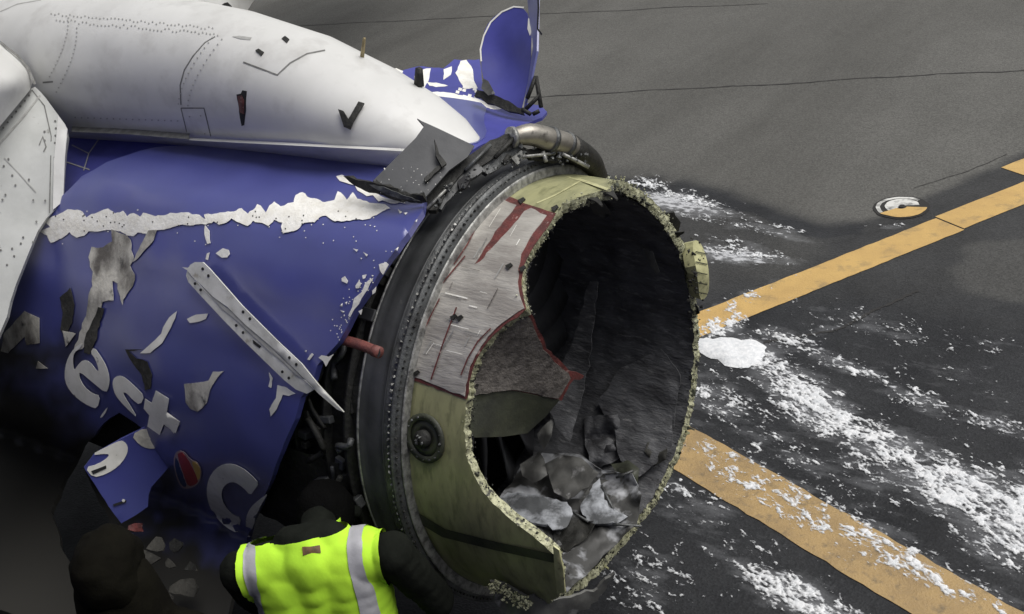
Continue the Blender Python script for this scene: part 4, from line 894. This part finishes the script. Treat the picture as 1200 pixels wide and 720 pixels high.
# upper fittings between flange and fairing
UP = Skin([(500, 235, 3.80), (540, 190, 3.88), (600, 160, 3.98), (560, 210, 3.86), (520, 260, 3.76), (650, 175, 4.1), (620, 185, 4.02)])
for pts, mm, lf in (([(496, 232), (520, 205), (548, 186), (556, 190), (540, 205), (526, 222), (512, 246), (503, 246)], 'black', .03),
                    ([(505, 238), (520, 216), (545, 198), (560, 190), (568, 200), (545, 214), (528, 232), (517, 246)], 'band', .02),
                    ([(545, 186), (575, 165), (600, 155), (612, 160), (606, 172), (590, 178), (560, 198)], 'black', .02),
                    ([(560, 196), (590, 178), (610, 170), (628, 180), (600, 190), (572, 204)], 'darkmetal', .0),
                    ([(536, 212), (544, 205), (552, 208), (548, 218), (538, 222)], 'hole', .045),
                    ([(612, 175), (640, 172), (668, 182), (650, 190), (624, 186)], 'black', .02),
                    ([(600, 186), (612, 176), (618, 184), (606, 194)], 'brightedge', .02)):
    sheet('fitting', ragged(pts, 7, .8), UP, M[mm], blk, 7, .02, lift=lf)
for a, b, r_ in (((612, 184), (650, 180), .006), ((636, 178), (640, 190), .008), ((590, 192), (596, 183), .01), ((650, 176), (690, 196), .008), ((604, 160), (580, 185), .008), ((530, 215), (500, 245), .006), ((575, 170), (545, 200), .007)):
    tube('bracket_rod', [UP.at(*a) + (CAM - UP.at(*a)) * .01, UP.at(*b) + (CAM - UP.at(*b)) * .01], r_, rr.choice([M['darkmetal'], M['brightedge'], M['black']]), blk, seg=6)
lumps('clips', [(UP.at(x, y) + (CAM - UP.at(x, y)) * .012, random.uniform(.004, .012)) for x, y in [(random.uniform(510, 690), 0) for _ in range(90)] for y in [np.interp(x, [510, 560, 620, 690], [238, 204, 180, 186]) + random.gauss(0, 5)]], M['darkmetal'], blk, 12)
# duct over the top
DP = [(600, 161, 3.96), (622, 158, 4.0), (645, 164, 4.05), (662, 169, 4.1), (678, 178, 4.18), (694, 192, 4.32), (704, 210, 4.5)]
duct = tube('bleed_duct', [CAM + s * ray(x, y) for x, y, s in DP], [.030, .040, .043, .043, .044, .042, .036, .03], M['pipe'], air, seg=20)
duct['label'] = 'metal duct curving over the top of the torn barrel'
for i in (0, 2, 3):
    a = np.array(CAM + DP[i][2] * ray(*DP[i][:2])); b = np.array(CAM + DP[i + 1][2] * ray(*DP[i + 1][:2])); d = (b - a) / np.linalg.norm(b - a)
    tube('duct_collar', [a - d * .008, a + d * .008], .049 if i else .038, M['darkmetal' if i else 'brightedge'], duct, seg=20)
tube('duct_end', [CAM + s * ray(x, y) for x, y, s in [(668, 172, 4.12), (690, 188, 4.28), (700, 205, 4.42)]], [.048, .047, .04], M['black'], duct, seg=16)
# charcoal plate and crumpled edge below
GP = Skin([(489, 140, 3.84), (555, 172, 3.84), (496, 230, 3.70), (439, 213, 3.74), (500, 180, 3.79)])
gp = sheet('charcoal_plate', [(489, 139), (494, 142), (512, 150), (556, 171), (548, 184), (526, 200), (512, 216), (497, 233), (462, 222), (437, 212), (455, 194), (475, 174), (487, 162), (497, 148)], GP, M['gplate'], air, 9, .008)
gp['label'] = 'flat charcoal plate standing over the front of the blue cowl'
sheet('black_fragment', ragged([(509, 163), (515, 180), (523, 192), (518, 196), (511, 182)], 5, .6), GP, M['black'], gp, 5, .012, lift=.03)
sheet('black_fragment', ragged([(497, 208), (512, 195), (522, 192), (505, 208), (498, 214)], 5, .6), GP, M['black'], gp, 5, .01, lift=.02)
CR = Skin([(405, 207, 3.82), (440, 215, 3.72), (500, 240, 3.66), (470, 235, 3.68)])
sheet('crumpled_edge', ragged([(402, 206), (415, 210), (432, 213), (450, 216), (470, 224), (495, 230), (500, 238), (482, 238), (462, 235), (445, 228), (428, 224), (414, 216)], 5, 1.2), CR, M['black'], air, 5, .02, wob=.015, wsc=25)
sheet('crumpled_edge', ragged([(432, 216), (450, 219), (470, 228), (492, 236), (470, 234), (448, 226)], 5, .8), CR, M['darkmetal'], air, 5, .004, wob=.01, wsc=30, lift=.025)
lumps('white_flakes', [(GP.at(x, y) + (CAM - GP.at(x, y)) * .005, random.uniform(.0015, .004)) for x, y in [(random.uniform(445, 530), random.uniform(195, 228)) for _ in range(30)]], M['primer_white'], gp, 14)
# red sleeve
rs = tube('red_sleeve', [CAM + 3.72 * ray(404, 399), CAM + 3.66 * ray(424, 405), CAM + 3.60 * ray(441, 412)], .018, M['redtube'], air, seg=16)
tube('sleeve_collar', [CAM + 3.605 * ray(438, 411), CAM + 3.59 * ray(445, 413.5)], .020, M['redtube'], rs, seg=16)
sheet('sleeve_mouth', [(443 + 3 * math.cos(a), 413 + 6.5 * math.sin(a)) for a in [k * .6 for k in range(10)]], Skin([(440, 410, 3.585), (446, 414, 3.585), (443, 420, 3.585), (443, 405, 3.585)]), M['hole'], rs, 4, .001)
# pale yellow piece on the far outside of the barrel
YS = Skin([(815, 290, 4.62), (830, 300, 4.7), (830, 350, 4.75), (815, 340, 4.62), (822, 320, 4.6)])
yp = sheet('side_fitting', soften([(811, 284), (817, 281), (823, 288), (828, 302), (831, 320), (831, 340), (827, 350), (820, 352), (818, 330), (814, 305)], 1), YS, M['yellowmetal'], air, 5, .05, wob=.01)
yp['label'] = 'pale yellow fitting clipped to the far side of the barrel'
for y in (295, 307, 319, 331, 342): strip('score_line', [(815, y), (829, y + 3)], YS, 1.3, M['soot_primer'], yp, lift=.012)
lumps('torn_honeycomb', [(YS.at(random.uniform(806, 824), random.uniform(275, 375)) , random.uniform(.004, .012)) for _ in range(40)], M['black'], yp, 15)
sheet('debris_scrap', ragged([(776, 250), (790, 248), (797, 262), (795, 276), (785, 268)], 5, 1), Skin([(776, 250, 4.5), (797, 262, 4.6), (785, 275, 4.6)]), M['black'], air, 5, .01)
# fan: hub, spinner and blades deep inside
hub = lathe('spinner', [(-.10, .0), (-.14, .05), (-.22, .12), (-.34, .19), (-.44, .23), (-.46, 0)], M['liner'], air, n=64)
def blades():
    me = None
    for i in range(24):
        if i == 3: continue
        th = i * 15; V = []; F = []; nr = 10
        for k in range(nr + 1):
            t = k / nr; r_ = .21 + (.755 - .21) * t; tw = math.radians(20 + 42 * t); ch = .085 + .055 * math.sin(math.pi * min(1, t * .9))
            for j, (cx, thk) in enumerate(((-1, 0), (-.4, .012), (.4, .012), (1, 0), (.4, -.012), (-.4, -.012))):
                ax_ = cx * ch * math.cos(tw); tg = cx * ch * math.sin(tw) + thk * (1 - cx * cx * .5)
                a = math.radians(th) + tg / r_; V.append((-.40 + ax_ - .03 * t, r_ * math.sin(a), AX + r_ * math.cos(a)))
            if k:
                for j in range(6): b = (k - 1) * 6; F.append((b + j, b + (j + 1) % 6, b + 6 + (j + 1) % 6, b + 6 + j))
        mesh('fan_blade', V, F, M['fins'], hub)
blades()
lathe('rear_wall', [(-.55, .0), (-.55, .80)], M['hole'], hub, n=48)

# ================================================================== loose metal strip lying on the cowl
SS = Skin([(218, 308, CW.depth(218, 308) - .05), (300, 390, CW.depth(300, 390) - .05), (340, 420, CW.depth(340, 420) - .05), (402, 485, CW.depth(350, 450) - .09), (240, 310, CW.depth(240, 310) - .05), (350, 460, CW.depth(340, 450) - .05)])
b0 = SS.at(300, 390); ms = thing('metal_strip', 'long white riveted metal strip lying aslant across the blue cowl', 'metal strip', tuple(b0))
zS = lambda L: zz(3, 200, 280, L)
sheet('upper_flange', zS([(58, 112), (68, 92), (85, 82), (112, 82), (135, 104), (250, 235), (370, 355), (460, 440), (520, 515), (608, 610), (585, 600), (520, 545), (440, 462), (340, 368), (260, 300), (232, 272), (200, 240), (150, 205), (110, 165)]), SS, M['alu'], ms, 6, .006, lift=.014)
sheet('lower_flange', zS([(58, 112), (54, 130), (62, 152), (110, 205), (180, 280), (260, 362), (340, 440), (400, 498), (440, 530), (478, 545), (505, 530), (440, 470), (340, 380), (262, 312), (232, 284), (190, 250), (120, 185)]), SS, M['alu'], ms, 6, .006, lift=.004)
sheet('ridge', zS([(110, 168), (190, 238), (236, 270), (262, 300), (345, 372), (440, 466), (478, 500), (440, 478), (340, 390), (258, 312), (226, 282), (180, 246)]), SS, M['rivet'], ms, 6, .004, lift=.010)
sheet('torn_corner', zS([(40, 100), (60, 102), (72, 92), (66, 116)]), SS, M['alu'], ms, 5, .004, lift=.01)
for p in zS([(112, 106), (132, 130), (85, 158), (105, 180), (254, 257), (278, 281), (230, 305), (254, 330), (417, 418), (441, 442), (392, 468), (415, 490)]):
    sheet('rivet_hole', [(p[0] + 1.6 * math.cos(a), p[1] + 1.9 * math.sin(a)) for a in [k * math.pi / 4 for k in range(8)]], SS, M['hole'], ms, 4, .001, lift=.017)
sheet('slot', zS([(288, 355), (318, 378), (312, 385), (290, 368)]), SS, M['hole'], ms, 4, .001, lift=.007)

# ================================================================== people
def person(name, loc, face, label, scale=1.0, pose='lean', mat_top='jacket', hood=False, wide=1.0):
    root = thing(name, label, 'person', (loc[0], loc[1], 0), None)
    f = Vector((math.cos(face), math.sin(face), 0)); s = Vector((f.y, -f.x, 0)); u = Vector((0, 0, 1)); base = Vector((loc[0], loc[1], 0))
    W_ = lambda a, b, c: base + (s * a * wide + f * b + u * c) * scale       # right, forward, up
    BV = []; BF = []; tb = bmesh.new(); bmesh.ops.create_icosphere(tb, subdivisions=2, radius=1)
    TV = np.array([v.co[:] for v in tb.verts]); TF = [tuple(v.index for v in q.verts) for q in tb.faces]; tb.free()
    B3 = np.array([s[:], f[:], u[:]])
    def cap(p, q, r0, r1, sx=1.0, n=7):
        for i in range(n + 1):
            t = i / n; c = Vector(p).lerp(Vector(q), t); r_ = r0 + (r1 - r0) * t
            k0 = len(BV); BV.extend((TV * [r_ * scale * sx, r_ * scale, r_ * scale]) @ B3 + np.array(W_(*c))); BF.extend(tuple(k0 + j for j in q) for q in TF)
    # legs, pelvis, trunk
    for k in (-1, 1):
        cap((k * .095, -.02, .92), (k * .11, .01, .50), .092, .062); cap((k * .11, .01, .50), (k * .12, -.03, .10), .062, .045)
        cap((k * .12, -.05, .055), (k * .13, .14, .045), .05, .042, n=5)
    cap((-.07, -.01, .95), (.07, -.01, .95), .125, .125); cap((-.06, 0, 1.02), (-.08, .02, 1.34), .125, .12, n=8); cap((.06, 0, 1.02), (.08, .02, 1.34), .125, .12, n=8)
    cap((-.13, .01, 1.40), (.13, .01, 1.40), .085, .085, n=10); cap((0, .03, 1.42), (0, .05 if hood else .17, 1.53 if hood else 1.44), .075, .058)
    cap((0, 0, 1.0), (0, .02, 1.40), .125, .115)
    arms = {'lean': (((-.20, .0, 1.405), (-.24, .14, 1.17), (-.17, .38, 1.12)), ((.21, .0, 1.405), (.29, .06, 1.14), (.24, .28, 1.05))),
            'down': (((-.18, .0, 1.405), (-.23, .0, 1.13), (-.19, .20, .96)), ((.18, .0, 1.405), (.23, .0, 1.13), (.19, .20, .96)))}[pose]
    if hood: cap((-.03, .0, 1.44), (-.02, .02, 1.60), .125, .112); cap((.04, .0, 1.44), (.02, .02, 1.60), .125, .112); cap((0, -.06, 1.47), (0, -.04, 1.56), .09, .08)
    if not hood: cap((-.05, .04, 1.455), (.05, .04, 1.455), .066, .066)
    for sh, el, wr in arms:
        cap(sh, el, .074, .055); cap(el, wr, .055, .040)
        d = (Vector(wr) - Vector(el)).normalized(); side = Vector((1 if wr[0] < 0 else -1, 0, 0))
        pc = Vector(wr) + d * .05; cap(wr, pc + d * .03, .030, .034, n=4)
        lat = d.cross(Vector((0, 0, 1))).normalized()
        for q, ln in zip((-.03, -.01, .01, .03), (.06, .075, .07, .055)):
            a = pc + d * .045 + lat * q; b = a + d * ln * .5 + Vector((0, 0, -.006)); c = b + d * ln * .4 + Vector((0, 0, -.028))
            cap(a, b, .0095, .009, n=5); cap(b, c, .009, .008, n=5)
        a = pc + side * .03; cap(a, a + side * .025 + d * .035, .011, .009, n=5)
    hb = (0, .26, 1.39) if pose == 'lean' else (0, .05, 1.66)
    cap(hb, hb, .001, .001, n=1)
    for (dx, dy, dz, rx) in ((0, -.015, .02, .098), (0, .03, -.04, .078), (0, .055, -.075, .05), (0, .1, -.02, .018), (0, .095, -.04, .02), (-.08, .01, -.02, .022), (.08, .01, -.02, .022)):
        c = Vector(hb) + Vector((dx, dy, dz)); cap(c, c + Vector((0, 0, .002)), rx, rx, .85, n=1)
    o = mesh('body', BV, BF, M[mat_top], root)
    r = o.modifiers.new('r', 'REMESH'); r.mode = 'VOXEL'; r.voxel_size = .0085; sm = o.modifiers.new('s', 'SMOOTH'); sm.iterations = 5; sm.factor = .5
    applied(o); me = o.data; me.materials.clear()
    for k in (mat_top, 'trouser', 'skin', 'black'): me.materials.append(M[k])
    inv = lambda co: ((co - base).dot(s) / scale / wide, (co - base).dot(f) / scale, co.z / scale)
    for p in me.polygons:
        a, b, c = inv(p.center); p.use_smooth = True
        p.material_index = 3 if c < .10 else 1 if c < .93 and abs(a) < .26 and b < .16 else 2 if (c > 1.56 and b > hb[1] + .02 and not hood) else 0
    # wrinkles in cloth
    nrm = [v.normal.copy() for v in me.vertices]; cos = [v.co.copy() for v in me.vertices]
    for i, q in enumerate(cos):
        a, b, c = inv(q)
        if .1 < c < 1.52: cos[i] = q + nrm[i] * (.005 * noise.noise(Vector((a * 7, b * 7, c * 5))) + .0055 * noise.noise(Vector((a * 22, b * 22, c * 15))))
    me.vertices.foreach_set('co', np.array(cos, dtype=np.float32).ravel()); me.update()
    # head covering
    bm = bmesh.new(); q = bmesh.ops.create_uvsphere(bm, u_segments=48, v_segments=32, radius=1)
    mt = Matrix.Translation(W_(hb[0], hb[1] - .022, hb[2] + .022)) @ Matrix((s, f, u)).transposed().to_4x4() @ Matrix.Diagonal(((.112 if hood else .094) * scale, (.13 if hood else .113) * scale, (.13 if hood else .108) * scale, 1))
    bmesh.ops.transform(bm, matrix=mt, verts=q['verts'])
    pn = (u + f * -.55).normalized(); bmesh.ops.bisect_plane(bm, geom=bm.verts[:] + bm.edges[:] + bm.faces[:], plane_co=W_(hb[0], hb[1], hb[2] - (.06 if hood else .0)), plane_no=pn, clear_inner=True)
    for v in bm.verts: v.co += v.normal * ((.022 if hood else .006) * noise.noise(v.co * (9 if hood else 16)) + .008 * noise.noise(v.co * 26))
    for p in bm.faces: p.smooth = True
    me2 = bpy.data.meshes.new('hood' if hood else 'knit_cap'); bm.to_mesh(me2); bm.free(); hd = link('hood' if hood else 'knit_cap', me2, M['brown'] if hood else M['hair'], root)
    # collar
    cb = []; V = []; F = []; n = 28
    for k, (rx, ry, dz, dy) in enumerate(((.035, .03, 1.47, .08), (.03, .03, 1.475, .08))):
        for i in range(n):
            a = 2 * math.pi * i / n; V.append(W_(rx * math.cos(a), dy + ry * math.sin(a), dz + .012 * math.sin(a)))
        if k:
            for i in range(n): F.append(((k - 1) * n + i, (k - 1) * n + (i + 1) % n, k * n + (i + 1) % n, k * n + i))
    mesh('collar', V, F, M['jacket'] if pose == 'lean' else M[mat_top], root)
    return root, o, W_, s, f, u, base
def cut_copy(o, name, planes, off, m, root, smooth=4):
    bm = bmesh.new(); bm.from_mesh(o.data)
    for co, no in planes: bmesh.ops.bisect_plane(bm, geom=bm.verts[:] + bm.edges[:] + bm.faces[:], plane_co=co, plane_no=no, clear_outer=True)
    bm.normal_update()
    for v in bm.verts: v.co += v.normal * off
    me = bpy.data.meshes.new(name); bm.to_mesh(me); bm.free(); me.materials.clear()
    for p in me.polygons: p.material_index = 0; p.use_smooth = True
    return link(name, me, m, root)
rv_ = ROT[0]; face = math.atan2(rv_[0], -rv_[1]) if False else math.atan2(.80, -.5797)   # facing straight away from the viewer
PX = CAM + 3.62 * ray(377, 686)
pr, body, W_, s, f, u, base = person('person', (PX[0], PX[1]), math.atan2(.799, -.5797), 'person in a fluorescent yellow vest with grey stripes seen from behind', 1.05, 'lean', wide=1.14)
pl = [(W_(-.195, 0, 1.3), (-s * 1.0 + u * .0)), (W_(.195, 0, 1.3), (s * 1.0 - u * .0)), (W_(0, 0, .80), -u), (W_(0, .015, 1.49), (u * 1 + f * .35 + s * -.06)), (W_(0, .22, 1.3), f)]
vest = cut_copy(body, 'safety_vest', pl, .013, M['vest'], pr)
for x0 in (-.158, .128):
    cut_copy(body, 'reflective_stripe', pl + [(W_(x0 - .019, 0, 1.3), -s), (W_(x0 + .019, 0, 1.3), s)], .0165, M['tape'], pr)
cut_copy(body, 'reflective_stripe', [(W_(-.19, 0, 1.3), -s), (W_(.19, 0, 1.3), s), (W_(0, 0, 1.08), u), (W_(0, 0, 1.03), -u), (W_(0, .22, 1.3), f)], .018, M['tape'], pr)
VS = OnMesh([vest], -.004)
sheet('brand_label', [(354, 641), (375, 639), (376, 648), (355, 651)], VS, M['label'], pr, 5, .002)
P2 = CAM + 3.40 * ray(132, 690)
person('person', (P2[0], P2[1]), math.atan2(.799, -.5797), 'person in a dark olive brown hood at the bottom left corner', 1.0, 'down', 'brown', True)
print('objects', len(bpy.data.objects))
